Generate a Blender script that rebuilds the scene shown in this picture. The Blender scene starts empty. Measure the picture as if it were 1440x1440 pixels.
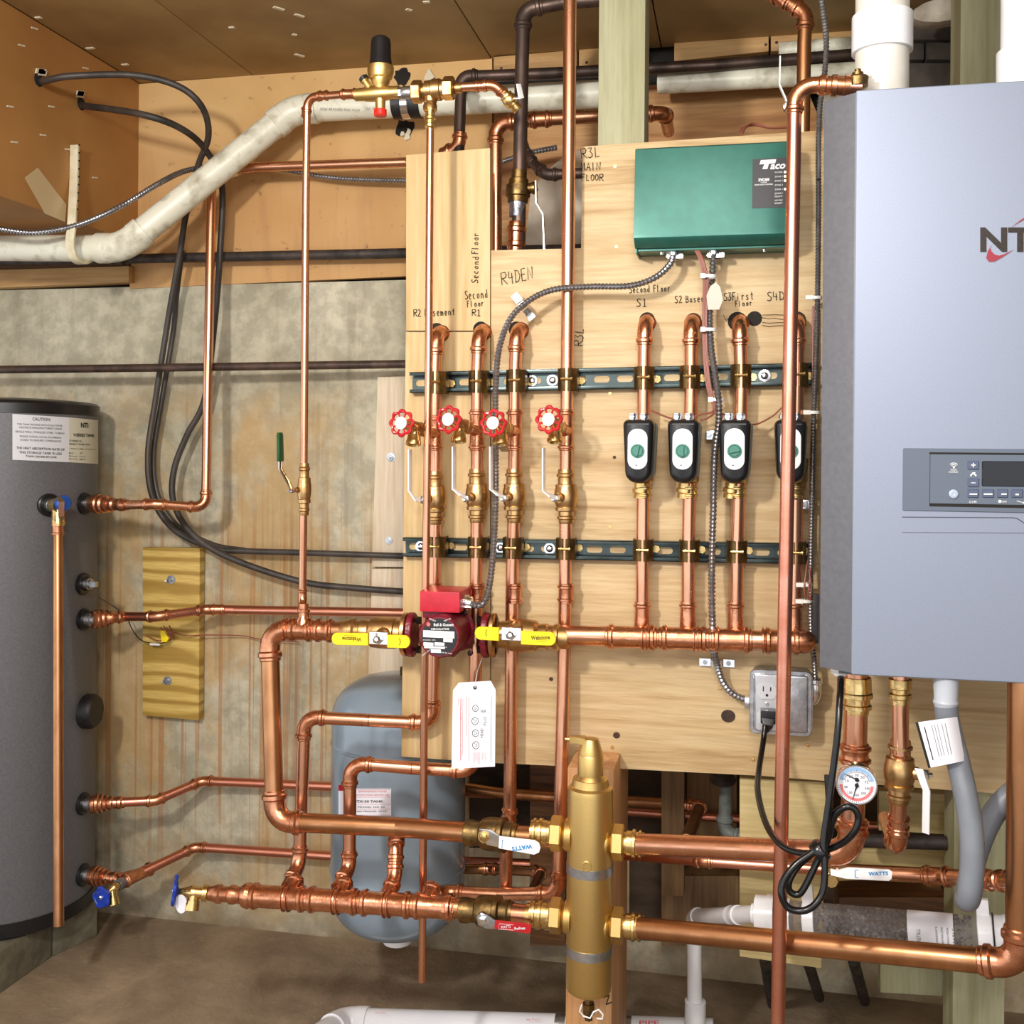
import bpy, bmesh, math, random
from math import sin, cos, pi, radians as rad
from mathutils import Vector, Matrix
random.seed(7)
sc = bpy.context.scene
COL = sc.collection
# ---------------------------------------------------------------- camera
FPX, CXP, CYP, CAMZ = 1500.0, 720.0, 627.0, 1.185
RM = Matrix.Rotation(rad(12), 3, 'Z') @ Matrix.Rotation(pi/2, 3, 'X') @ Matrix.Rotation(.008, 3, 'Z')
CP = Vector((0, 0, CAMZ))
cam = bpy.data.cameras.new('camera'); camo = bpy.data.objects.new('camera', cam); COL.objects.link(camo)
camo.matrix_world = Matrix.Translation(CP) @ RM.to_4x4()
cam.sensor_width = 36; cam.lens = FPX/1440*36; cam.shift_y = -(720-CYP)/1440; cam.clip_start = .05
sc.camera = camo
sc.view_settings.view_transform = 'Standard'; sc.view_settings.look = 'None'
sc.view_settings.gamma = 1; sc.view_settings.use_curve_mapping = False
sc.view_settings.exposure = 0.4
# ---------------------------------------------------------------- light
w = bpy.data.worlds.new('world'); sc.world = w; w.use_nodes = True
w.node_tree.nodes['Background'].inputs[0].default_value = (.95, .97, 1, 1)
w.node_tree.nodes['Background'].inputs[1].default_value = 1.15
def area(name, loc, target, size, power, color=(1, 1, 1), sy=None):
    l = bpy.data.lights.new(name, 'AREA'); l.size = size; l.energy = power; l.color = color
    if sy: l.shape = 'RECTANGLE'; l.size_y = sy
    o = bpy.data.objects.new(name, l); COL.objects.link(o); o.location = loc
    o.rotation_euler = (Vector(target)-Vector(loc)).to_track_quat('-Z', 'Y').to_euler()
area('work_lamp', (-.85, .1, 1.80), (0, 1.9, 1.0), .13, 24, (1, .96, .90))
area('work_lamp_second', (.15, -.6, 1.9), (-.1, 1.9, 1.0), .3, 12, (1, .97, .93))
area('ceiling_lamp', (-.1, .7, 2.0), (-.1, 1.3, 0), .5, 6, (1, .95, .88))
# ---------------------------------------------------------------- unprojection of photograph pixels onto real planes
def ray(px, py): return RM @ Vector(((px-CXP)/FPX, -(py-CYP)/FPX, -1))
def U(px, py, Y=1.87):
    d = ray(px, py); return CP + d*(Y/d.y)
def UX(px, py, X):
    d = ray(px, py); return CP + d*(X/d.x)
def UZ(px, py, Z):
    d = ray(px, py); return CP + d*((Z-CAMZ)/d.z)
def PX(px, py, Y=1.87): return (Y/ray(px, py).y)/FPX      # metres per pixel
def V(*a): return Vector(a)
def toV(p): return p if isinstance(p, Vector) else U(*p)
# ---------------------------------------------------------------- materials
def lin(h):
    if isinstance(h, str):
        c = [int(h[i:i+2], 16)/255 for i in (0, 2, 4)]
        return tuple(x/12.92 if x <= .04045 else ((x+.055)/1.055)**2.4 for x in c)+(1,)
    return tuple(h)+(1,) if len(h) == 3 else h
class NT:
    def __init__(s, name):
        s.m = bpy.data.materials.new(name); s.m.use_nodes = True; s.t = s.m.node_tree; s.b = s.t.nodes['Principled BSDF']
        s.tc = s.n('ShaderNodeTexCoord')
    def n(s, k, **kw):
        x = s.t.nodes.new(k)
        for a, b in kw.items(): setattr(x, a, b)
        return x
    def l(s, a, b): s.t.links.new(a, b)
    def map(s, scale=(1, 1, 1), loc=(0, 0, 0), rot=(0, 0, 0)):
        x = s.n('ShaderNodeMapping'); x.inputs['Scale'].default_value = scale; x.inputs['Location'].default_value = loc
        x.inputs['Rotation'].default_value = rot; s.l(s.tc.outputs['Object'], x.inputs[0]); return x.outputs[0]
    def noise(s, vec, scale=5, detail=4, rough=.55, dist=0):
        x = s.n('ShaderNodeTexNoise'); x.inputs['Scale'].default_value = scale; x.inputs['Detail'].default_value = detail
        x.inputs['Roughness'].default_value = rough; x.inputs['Distortion'].default_value = dist; s.l(vec, x.inputs['Vector']); return x.outputs[0]
    def wave(s, vec, scale=5, dist=3, det=2, ds=1):
        x = s.n('ShaderNodeTexWave'); x.inputs['Scale'].default_value = scale; x.inputs['Distortion'].default_value = dist
        x.inputs['Detail'].default_value = det; x.inputs['Detail Scale'].default_value = ds; s.l(vec, x.inputs['Vector']); return x.outputs['Fac']
    def ramp(s, fac, stops, interp='LINEAR'):
        x = s.n('ShaderNodeValToRGB'); r = x.color_ramp; r.interpolation = interp
        while len(r.elements) < len(stops): r.elements.new(.5)
        for e, (p, c) in zip(r.elements, stops):
            e.position = p; e.color = lin(c) if not isinstance(c, (int, float)) else (c, c, c, 1)
        s.l(fac, x.inputs[0]); return x.outputs[0]
    def mix(s, fac, a, b, mode='MIX'):
        x = s.n('ShaderNodeMix', data_type='RGBA', blend_type=mode)
        for i, v in ((0, fac), (6, a), (7, b)):
            if isinstance(v, (int, float)): x.inputs[i].default_value = v
            elif isinstance(v, (tuple, str)): x.inputs[i].default_value = lin(v)
            else: s.l(v, x.inputs[i])
        return x.outputs[2]
    def math(s, op, a, b=0):
        x = s.n('ShaderNodeMath', operation=op)
        for i, v in ((0, a), (1, b)):
            if isinstance(v, (int, float)): x.inputs[i].default_value = v
            else: s.l(v, x.inputs[i])
        return x.outputs[0]
    def out(s, col, rough=.5, metal=0, bump=None, bs=.2, bd=.01):
        if isinstance(col, str): s.b.inputs['Base Color'].default_value = lin(col)
        else: s.l(col, s.b.inputs['Base Color'])
        if isinstance(rough, (int, float)): s.b.inputs['Roughness'].default_value = rough
        else: s.l(rough, s.b.inputs['Roughness'])
        s.b.inputs['Metallic'].default_value = metal
        if bump is not None:
            x = s.n('ShaderNodeBump'); x.inputs['Strength'].default_value = bs; x.inputs['Distance'].default_value = bd
            s.l(bump, x.inputs['Height']); s.l(x.outputs[0], s.b.inputs['Normal'])
        return s.m
def M(name, c, c2=None, scale=20, rough=.5, metal=0, st=(1, 1, 1), bump=0, r2=None, lo=.35, hi=.65, detail=4):
    t = NT(name)
    if c2 is None and not bump: return t.out(c, rough, metal)
    nz = t.noise(t.map(st), scale, detail)
    col = t.ramp(nz, [(lo, c), (hi, c2 or c)])
    rg = rough if r2 is None else t.ramp(nz, [(lo, rough), (hi, r2)])
    return t.out(col, rg, metal, nz if bump else None, bump)
COP = M('new copper', 'E8B090', 'D29676', 30, .22, 1, (1, 1, .25), 0, .32)
COPB = M('tarnished copper', 'C9936A', 'A87650', 22, .28, 1, (1, 1, .4), 0, .4)
COPF = M('pressed copper fitting', 'E6A582', 'C28260', 55, .2, 1, (1, 1, 1), .08, .36)
COPD = M('aged brown copper', '65524A', '3E332E', 18, .38, .7, (1, 1, .4), .15, .55)
COPR = M('pinkish copper', 'E8A48C', 'D48A72', 25, .25, 1, (.3, 1, 1), 0, .35)
BRS = M('polished brass', 'E8CB8E', 'CFAE70', 60, .2, 1, bump=.08, r2=.34)
BRC = M('cast brass', 'DCBD7C', 'CFAE6A', 900, .36, 1, bump=.06, r2=.44)
BRA = M('forged brass with brown tarnish', 'D6B07C', 'A88252', 40, .28, 1, bump=.1, r2=.42)
BRK = M('dark tarnished brass', '8E7347', '5B4A33', 50, .35, 1, bump=.15, r2=.5)
CHR = M('chrome plated steel', 'E4E6EA', rough=.14, metal=1)
GAL = M('galvanised steel', 'C9CCD1', '9EA2A8', 60, .3, 1, bump=.08, r2=.42)
SLD = M('solder grey', 'A9A9B0', '7F7F8C', 90, .3, .9, bump=.2, r2=.5)
ARM = M('galvanised armour', 'A6A6AA', '8A898E', 80, .26, .85, bump=.05)
STR = M('dark green zinc strut', '56605F', '27302F', 9, .2, .85, (1, 1, 1), 0, .32)
STRG = M('painted green strut lip', '1F3B36', '16292A', 9, .3, .3)
IRN = M('black iron', '4A403B', '2E2826', 30, .5, .3, bump=.3, r2=.7)
RUB = M('black rubber', '1C1C1E', '101012', 60, .5, 0, bump=.1)
HOS = M('grimy black hose', '4A423D', '2A2624', 14, .42, 0, (1, 1, .4), .08, .6)
BLK = M('black plastic', '17171A', rough=.32)
CRD = M('black cord', '0E0E10', rough=.25)
PVC = M('white pvc', 'E9E9EC', 'DEDEE4', 8, .22)
PVCO = M('dirty aged pvc', 'E0DECC', '8E8468', 22, .35, 0, (1, 1, 1), .05, .5, .50, .78, 9)
RED = M('red enamel', 'C2242A', 'A81A22', 40, .25, bump=.03)
REDP = M('bright red plastic', 'E8281C', rough=.3)
MAR = M('maroon casting', '7A1426', '5E0E1E', 70, .35, 0, bump=.25)
REDB = M('red cover', 'C01F33', 'B01A2C', 60, .32, 0, bump=.03)
GRN = M('green painted steel', '2C685D', '286056', 40, .36, .3)
GRK = M('green knob', '3C7C6C', rough=.4)
GRH = M('green vinyl', '1F4D2A', rough=.3)
BLU = M('blue enamel', '1C3FB0', '15308E', 50, .25)
YEL = M('yellow vinyl', 'FFE01A', rough=.35)
WHT = M('white plastic', 'F2F2F2', rough=.35)
PAP = M('white paper', 'E9E9F2', rough=.7)
LBL = M('pale label film', 'D2D3D8', rough=.5)
INK = M('black ink', '16140F', rough=.8)
INKG = M('grey ink', '55555A', rough=.8)
INKR = M('red ink', 'D0606A', rough=.8)
INKW = M('white ink', 'E8E8E8', rough=.6)
INKB = M('blue ink', '2E8FD0', rough=.6)
SIL = M('brushed silver panel', '8C94A6', '868EA1', 500, .45, .3)
GRY = M('dark grey sheet metal', '64656B', '5D5E65', 120, .45, .2)
GRP = M('grey control fascia', '5A6474', rough=.45)
GRB = M('grey buttons', '4C5670', rough=.4)
SCR = M('dark display', '14151C', rough=.15)
TNK = M('dark grey tank jacket', '66666A', '5C5C60', 200, .5, .1, bump=.06)
XTK = M('blue grey tank enamel', '8FA0AE', '8797A6', 8, .2, .1)
HSG = M('grey rubber hose', '7A7F87', '6A6F78', 12, .42)
CLR = M('clear hazy plastic tube', 'BDB8B4', '9C9692', 20, .18)
STN = M('grey stone chips', 'A49A95', '6E6460', 55, .7)
CEI = M('brown fibreboard', 'AC8F60', '94784C', 4, .55, 0, (1, 1, 1), .1, .7)
CEI2 = M('brown fibreboard of the soffit', 'BC8A4E', 'AC7A42', 3, .5, 0, (1, 1, 1), .08, .65)
FIB = None
DRK = M('dark cavity masonry', '2B2622', '161412', 14, .95, 0, bump=.5)  # near-black tone puts the shade of cavities and holes into colour
FLK = M('torn paper flecks', 'D8CDB4', rough=.9)
WIR = M('brown thermostat wire', '8A4F40', rough=.45)
TIE = M('white nylon', 'E8E6E0', rough=.4)
def fib_mat():
    t = NT('stained tan insulation board'); n1 = t.noise(t.map((1, 1, 1)), 4, 5); n2 = t.noise(t.map((7, 1, .7)), 2.2, 5, .7, .3); n3 = t.noise(t.map((1, 1, 1)), 45, 3, .7)
    sp = t.n('ShaderNodeSeparateXYZ'); t.l(t.tc.outputs['Object'], sp.inputs[0])
    hi = t.n('ShaderNodeMapRange'); hi.inputs[1].default_value = .42; hi.inputs[2].default_value = .2; t.l(sp.outputs[2], hi.inputs[0])
    rt = t.n('ShaderNodeMapRange'); rt.inputs[1].default_value = .15; rt.inputs[2].default_value = .45; t.l(sp.outputs[0], rt.inputs[0])
    c = t.ramp(n1, [(.35, 'CDA469'), (.62, 'DDB77E')])
    c = t.mix(t.math('MULTIPLY', hi.outputs[0], .55), c, 'B98552')
    c = t.mix(t.math('MULTIPLY', t.math('MULTIPLY', t.ramp(n2, [(.5, 0.0), (.64, 1.0)]), hi.outputs[0]), t.math('ADD', t.math('MULTIPLY', rt.outputs[0], .6), .15)), c, '5E3F28')
    c = t.mix(t.ramp(n3, [(.64, 0.0), (.72, .6)]), c, '6A4A2E')
    return t.out(c, .75, 0, n1, .12)
FIB = fib_mat()
GLW = NT('lit indicator'); GLW.b.inputs['Emission Color'].default_value = (1, .8, .45, 1); GLW.b.inputs['Emission Strength'].default_value = 2.2; GLW = GLW.out('FFE0A0')
def wood(name, c1, c2, c3, axis='x', scale=1, knots=False, rough=.62):
    t = NT(name)
    a = 14*scale; k = .9*scale
    st = {'x': (k, a, a), 'z': (a, a, k), 'y': (a, k, a)}[axis]
    v = t.map(st)
    f = t.noise(v, 2.2, 6, .62, .6)
    g = t.noise(t.map(tuple(x*4 for x in st)), 3, 3, .6)
    base = t.ramp(f, [(.28, c3), (.42, c2), (.62, c1)])
    base = t.mix(t.ramp(g, [(.35, .35), (.6, 0.0)]), base, c3)
    if knots:
        v2 = t.map({'x': (1.6, 1, 5), 'z': (5, 1, 1.6), 'y': (5, 1.6, 5)}[axis])
        w_ = t.noise(v2, 1.6, 2, .5, 1.2)
        base = t.mix(t.ramp(w_, [(.56, 0.0), (.72, .6)]), base, c3)
    return t.out(base, rough, 0, g, .12)
PLY = wood('pine plywood', 'CFB78E', 'C4A87C', '9C7B4E', 'x', 1, True)
PLYV = wood('pine plank with vertical grain', 'D3B98B', 'C6A876', 'A5844E', 'z', .6, True)
LUM = wood('pale new lumber', 'EBDDC8', 'E0CFB4', 'BFA283', 'z', .7, True)
TRT = wood('green treated lumber', 'A9A788', '9B9875', '807C58', 'z', .8)
TRX = wood('treated plywood', 'CDBB8A', 'BDA974', '91804F', 'x', 1, True)
DWD = wood('old dark wood', '9A6A3E', '6E4A2C', '3B281A', 'x', 1)
RIM = wood('rim joist wood', 'C9A46C', 'B78E58', '8B6438', 'x', .7, True)
OSB = wood('orange streaked old plywood', 'C99F6A', 'A87442', '6C4324', 'x', .5, True)
def ply_yellow():
    t = NT('cathedral grain plywood'); v = t.map((1.2, 1, 4.2))
    f = t.wave(v, 2.1, 14, 1, .9)
    # bands run along Z direction of wave's diagonal, distorted
    c = t.ramp(f, [(.1, 'A8863A'), (.45, 'CFAE5C'), (.8, 'D8B968')])
    g = t.noise(t.map((6, 6, 60)), 4, 3)
    c = t.mix(t.ramp(g, [(.4, .25), (.6, 0.0)]), c, '8E6F30')
    n = [x for x in t.t.nodes if x.type == 'TEX_WAVE'][0]; n.bands_direction = 'Z'
    return t.out(c, .6, 0, g, .1)
PLYY = ply_yellow()
def concrete():
    t = NT('stained concrete'); 
    v = t.map((1, 1, 1)); vs = t.map((9, 1, .5)); vf = t.map((48, 1, .5), (3, 0, 0))
    n1 = t.noise(v, 3.2, 6, .6); n2 = t.noise(v, 22, 6, .65)
    base = t.ramp(n1, [(.35, 'AAA48C'), (.5, 'C0B9A2'), (.68, 'CFC8B1')])
    base = t.mix(t.ramp(n2, [(.42, .38), (.6, 0.0)]), base, '6F6A58')
    sp = t.n('ShaderNodeSeparateXYZ'); t.l(t.tc.outputs['Object'], sp.inputs[0]); x_, z_ = sp.outputs[0], sp.outputs[2]
    def band(val, a, b, c_, d): 
        m1 = t.n('ShaderNodeMapRange'); m1.inputs[1].default_value = a; m1.inputs[2].default_value = b; t.l(val, m1.inputs[0])
        m2 = t.n('ShaderNodeMapRange'); m2.inputs[1].default_value = d; m2.inputs[2].default_value = c_; t.l(val, m2.inputs[0])
        return t.math('MULTIPLY', m1.outputs[0], m2.outputs[0])
    # ochre panel-like rust bloom below the formwork line
    rust = t.math('MULTIPLY', t.ramp(t.noise(t.map((2.2, 1, 1.3)), 2.0, 5, .7, .4), [(.42, 0.0), (.58, 1.0)]), band(z_, -.1, .1, 1.24, 1.36))
    base = t.mix(t.math('MULTIPLY', rust, .7), base, 'BC9860')
    st1 = t.math('MULTIPLY', t.ramp(t.noise(vf, 1.7, 3, .6, .15), [(.535, 0.0), (.60, 1.0)]), band(z_, .0, .35, .9, 1.12))
    base = t.mix(t.math('MULTIPLY', st1, .62), base, 'A5703C')
    st2 = t.math('MULTIPLY', t.ramp(t.noise(vs, 1.4, 5, .7, .2), [(.55, 0.0), (.7, 1.0)]), band(z_, .2, .5, 1.5, 1.7))
    base = t.mix(t.math('MULTIPLY', st2, .45), base, '6E6150')
    low = t.n('ShaderNodeMapRange'); low.inputs[1].default_value = .22; low.inputs[2].default_value = 0; t.l(z_, low.inputs[0])
    base = t.mix(t.math('MULTIPLY', low.outputs[0], t.ramp(n1, [(.35, .9), (.6, .3)])), base, '6B5334')
    return t.out(base, .85, 0, n2, .35)
CON = concrete()
def floor_mat():
    t = NT('dirty brown floor'); v = t.map((1, 1, 1))
    n1 = t.noise(v, 3.2, 8, .62, .5); n2 = t.noise(v, 30, 6, .7); n3 = t.noise(t.map((1, 1, 1), (5, 2, 0)), 1.6, 4, .6, 1)
    c = t.ramp(n1, [(.32, '6E5C4A'), (.5, '8E7C66'), (.66, 'A8937A')])
    c = t.mix(t.ramp(n3, [(.5, 0.0), (.64, .6)]), c, '4C4438')
    c = t.mix(t.ramp(n2, [(.6, 0.0), (.75, .5)]), c, 'B5A48A')
    return t.out(c, t.ramp(n3, [(.4, .75), (.65, .4)]), 0, n2, .5)
FLR = floor_mat()
BLKC = M('grey concrete block', '77725F', '5E594B', 24, .9, 0, bump=.5)
# ---------------------------------------------------------------- mesh building
class MB:
    def __init__(s): s.v = []; s.f = []
    def ring(s, c, a, b, r, n, ph=0):
        k = len(s.v)
        for i in range(n):
            t = 2*pi*i/n+ph; s.v.append(c+a*(r*cos(t))+b*(r*sin(t)))
        return k
    def bridge(s, k0, k1, n):
        for i in range(n): j = (i+1) % n; s.f.append((k0+i, k0+j, k1+j, k1+i))
    def cap(s, k, n, flip=False):
        f = [k+i for i in range(n)]; s.f.append(tuple(f if flip else f[::-1]))
    def sweep(s, P, R, n=14, closed=False, caps=True):
        if isinstance(R, (int, float)): R = [R]*len(P)
        m = len(P); T = []
        for i in range(m):
            if closed: t = P[(i+1) % m]-P[i-1]
            else: t = P[min(i+1, m-1)]-P[max(i-1, 0)]
            T.append(t.normalized())
        a = T[0].orthogonal().normalized(); ks = []
        for i in range(m):
            if i:
                a = a-T[i]*a.dot(T[i]); a = a.normalized() if a.length > 1e-6 else T[i].orthogonal().normalized()
            ks.append(s.ring(P[i], a, T[i].cross(a), R[i], n))
        for i in range(m-1): s.bridge(ks[i], ks[i+1], n)
        if closed:
            # align seam
            best = min(range(n), key=lambda q: (s.v[ks[0]+q]-s.v[ks[-1]]).length)
            for i in range(n): j = (i+1) % n; s.f.append((ks[-1]+i, ks[-1]+j, ks[0]+(j+best) % n, ks[0]+(i+best) % n))
        elif caps: s.cap(ks[0], n); s.cap(ks[-1], n, True)
        return s
    def turn(s, p, ax, prof, n=20, ph=0):
        ax = ax.normalized(); a = ax.orthogonal().normalized(); b = ax.cross(a); ks = []
        for t, r in prof: ks.append(s.ring(p+ax*t, a, b, max(r, 1e-5), n, ph))
        for i in range(len(ks)-1): s.bridge(ks[i], ks[i+1], n)
        s.cap(ks[0], n); s.cap(ks[-1], n, True); return s
    def hull8(s, P):
        k = len(s.v); s.v += P
        for f in ((3, 2, 1, 0), (4, 5, 6, 7), (0, 1, 5, 4), (1, 2, 6, 5), (2, 3, 7, 6), (3, 0, 4, 7)): s.f.append(tuple(k+i for i in f))
        return s
    def bx(s, x0, x1, y0, y1, z0, z1):
        return s.hull8([V(x0, y0, z0), V(x1, y0, z0), V(x1, y1, z0), V(x0, y1, z0), V(x0, y0, z1), V(x1, y0, z1), V(x1, y1, z1), V(x0, y1, z1)])
    def ob(s, c, ux, uy, uz):
        return s.hull8([c-ux-uy-uz, c+ux-uy-uz, c+ux+uy-uz, c-ux+uy-uz, c-ux-uy+uz, c+ux-uy+uz, c+ux+uy+uz, c-ux+uy+uz])
    def prism(s, P, off):
        n = len(P); k = len(s.v); s.v += list(P)+[p+off for p in P]
        s.f.append(tuple(range(k, k+n))); s.f.append(tuple(range(k+2*n-1, k+n-1, -1)))
        for i in range(n): j = (i+1) % n; s.f.append((k+j, k+i, k+n+i, k+n+j))
        return s
    def slab(s, out, o, ux, uy, un, layers):
        """outline (2D, metres) lofted along un through layers of (depth, inset)"""
        n = len(out); ks = []
        for d, ins in layers:
            ks.append(len(s.v))
            for i in range(n):
                p = Vector(out[i]); a = Vector(out[i-1]); b = Vector(out[(i+1) % n])
                t = (b-a); nn = Vector((t.y, -t.x)).normalized() if t.length > 1e-9 else Vector((0, 0))
                q = p-nn*ins; s.v.append(o+ux*q.x+uy*q.y+un*d)
        for i in range(len(ks)-1): s.bridge(ks[i], ks[i+1], n)
        s.cap(ks[0], n); s.cap(ks[-1], n, True); return s
    def rect_sweep(s, P, wd, w, th):
        ks = []
        for i, p in enumerate(P):
            t = (P[min(i+1, len(P)-1)]-P[max(i-1, 0)]).normalized()
            wv = (wd-t*wd.dot(t)).normalized(); nv = t.cross(wv)
            ww = w[i] if isinstance(w, (list, tuple)) else w
            k = len(s.v); ks.append(k)
            for a, b in ((-1, -1), (1, -1), (1, 1), (-1, 1)): s.v.append(p+wv*(a*ww/2)+nv*(b*th/2))
        for i in range(len(ks)-1): s.bridge(ks[i], ks[i+1], 4)
        s.cap(ks[0], 4); s.cap(ks[-1], 4, True); return s
def circ(r, n=24, sx=1, sy=1): return [(r*cos(2*pi*i/n)*sx, r*sin(2*pi*i/n)*sy) for i in range(n)]
def rrect(w, h, r, n=5):
    o = []
    for cx, cy, a in ((w/2-r, h/2-r, 0), (-w/2+r, h/2-r, 90), (-w/2+r, -h/2+r, 180), (w/2-r, -h/2+r, 270)):
        for i in range(n+1):
            t = rad(a+90*i/n); o.append((cx+r*cos(t), cy+r*sin(t)))
    return o
ORG = {}
def thing(name, label, cat, loc, group=None, kind=None):
    o = bpy.data.objects.new(name, None); o.empty_display_size = .02; COL.objects.link(o); o.location = loc
    o['label'] = label; o['category'] = cat
    if group: o['group'] = group
    if kind: o['kind'] = kind
    ORG[o.name] = Vector(loc); return o
def obj(name, mb, mat, parent=None, smooth=40, bevel=0, label=None, cat=None, group=None, kind=None, bseg=2, recalc=False):
    if parent is not None: org = ORG[parent.name]
    else:
        xs = [v.x for v in mb.v]; ys = [v.y for v in mb.v]; zs = [v.z for v in mb.v]
        org = Vector(((min(xs)+max(xs))/2, (min(ys)+max(ys))/2, min(zs)))
    me = bpy.data.meshes.new(name); me.from_pydata([v-org for v in mb.v], [], mb.f); me.update()
    if bevel or recalc:
        bm = bmesh.new(); bm.from_mesh(me)
        if recalc: bmesh.ops.recalc_face_normals(bm, faces=bm.faces)
        if bevel:
            es = [e for e in bm.edges if len(e.link_faces) == 2 and e.calc_face_angle(0) > rad(35)]
            bmesh.ops.bevel(bm, geom=es, offset=bevel, segments=bseg, profile=.7, affect='EDGES', clamp_overlap=True)
        bm.to_mesh(me); bm.free()
    me.materials.append(mat)
    if smooth:
        me.shade_smooth(); me.set_sharp_from_angle(angle=rad(smooth))
    o = bpy.data.objects.new(name, me); COL.objects.link(o)
    if parent is not None: o.parent = parent
    else: o.location = org
    ORG[o.name] = org
    if label: o['label'] = label
    if cat: o['category'] = cat
    if group: o['group'] = group
    if kind: o['kind'] = kind
    return o
def crv(P, seg=10):
    P = [toV(p) for p in P]; out = []
    Q = [P[0]*2-P[1]]+P+[P[-1]*2-P[-2]]
    for i in range(1, len(Q)-2):
        p0, p1, p2, p3 = Q[i-1:i+3]
        for j in range(seg):
            t = j/seg
            out.append(.5*((2*p1)+(p2-p0)*t+(2*p0-5*p1+4*p2-p3)*t*t+(3*p1-p0-3*p2+p3)*t**3))
    out.append(P[-1]); return out
def resample(P, step):
    out = [P[0]]; acc = 0
    for a, b in zip(P, P[1:]):
        L = (b-a).length
        if L < 1e-9: continue
        t = step-acc
        while t <= L: out.append(a+(b-a)*(t/L)); t += step
        acc = (acc+L) % step
    return out
def arc(p, d1, d2, rb, n=7):
    """corner at p entering along d1, leaving along d2"""
    ph = d1.angle(d2); T = rb*math.tan(ph/2); a = p-d1*T; b = p+d2*T
    nrm = (d2-d1*d1.dot(d2)).normalized(); c = a+nrm*rb; out = []
    for i in range(n+1):
        t = ph*i/n; out.append(c-nrm*(rb*cos(t))+d1*(rb*sin(t)))
    return a, b, out
def bead_prof(L, r, kind='press'):
    if kind == 'plain': return [(0, r*1.1), (L, r*1.1)]
    b = r*.55
    e = [(0, 1.06), (b*.15, 1.13), (b*.5, 1.13), (b*.75, 1.32), (b*1.25, 1.32), (b*1.5, 1.14), (b*2.2, 1.11)]
    if L < b*4.6: k = L/(b*4.6); e = [(t*k, q) for t, q in e]
    return [(t, r*q) for t, q in e]+[(L-t, r*q) for t, q in e[::-1]]
def sleeve(root, p, q, r, name='coupling', mat=None, kind='press', n=18):
    p, q = toV(p), toV(q); d = q-p
    return obj(name, MB().turn(p, d, bead_prof(d.length, r, kind), n), mat or COPF, root, 30)
def tee(root, p, q, r, bp, bq, br, mat=None):
    p, q, bp, bq = map(toV, (p, q, bp, bq)); d = q-p
    mb = MB().turn(p, d, bead_prof(d.length, r), 20)
    e = bq-bp; L = e.length; b = br*.55
    mb.turn(bp, e, [(0, br*1.5), (L*.35, br*1.2), (L-b*2.2, br*1.12), (L-b*1.6, br*1.14), (L-b*1.3, br*1.32), (L-b*.8, br*1.32), (L-b*.5, br*1.13), (L, br*1.1)], 18)
    return obj('tee', mb, mat or COPF, root, 30)
def run(name, label, pts, r, cat='pipe', mat=None, fit=None, rb=2.3, group=None, root=None, fitted=True, r1=None, n=18, caps=True):
    mat = mat or COP; fit = fit or COPF
    P = [toV(p) for p in pts]
    if root is None:
        root = thing(name, label, cat, min(P, key=lambda v: v.z), group)
    start = P[0]; N = len(P)
    for i in range(1, N):
        d1 = (P[i]-P[i-1]).normalized(); end = P[i]
        if i < N-1:
            d2 = (P[i+1]-P[i]).normalized(); ph = d1.angle(d2)
            if ph > rad(14):
                rbb = rb*r*(1 if ph > rad(60) else 1.3)
                a, b, A = arc(P[i], d1, d2, rbb, 8 if ph > rad(60) else 5)
                end = a; nxt = b
                if fitted:
                    L = r*1.35; bd = r*.5
                    pre = [(L, 1.08), (L*.93, 1.14), (L*.75, 1.14), (L*.62, 1.33), (L*.34, 1.33), (L*.2, 1.14)]
                    PP = [a-d1*t for t, _ in pre]+A+[b+d2*t for t, _ in pre[::-1]]
                    RR = [q*r for _, q in pre]+[r*1.13]*len(A)+[q*r for _, q in pre[::-1]]
                    obj('elbow', MB().sweep(PP, RR, n), fit, root, 30)
                else:
                    obj('bend', MB().sweep(A, r, n), mat, root, 30)
            else: nxt = P[i]
            if (end-start).length > 1e-4 and (end-start).dot(d1) > 0: obj('tube', MB().turn(start, end-start, [(0, r), ((end-start).length, r)], n), mat, root, 30)
            start = nxt
        else:
            if (end-start).length > 1e-4: obj('tube', MB().turn(start, end-start, [(0, r), ((end-start).length, r)], n), mat, root, 30)
    return root
def prof_obj(name, p, q, prof, mat, root, n=20):
    """profile fractions (0..1, radius in metres) between two points"""
    p, q = toV(p), toV(q); d = q-p
    return obj(name, MB().turn(p, d, [(t*d.length, r) for t, r in prof], n), mat, root, 30)
def armor(mb, P, r, n=10):
    Q = resample(crv(P, 14), r*.52); R = [r if i % 2 else r*.76 for i in range(len(Q))]
    return mb.sweep(Q, R, n)
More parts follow.
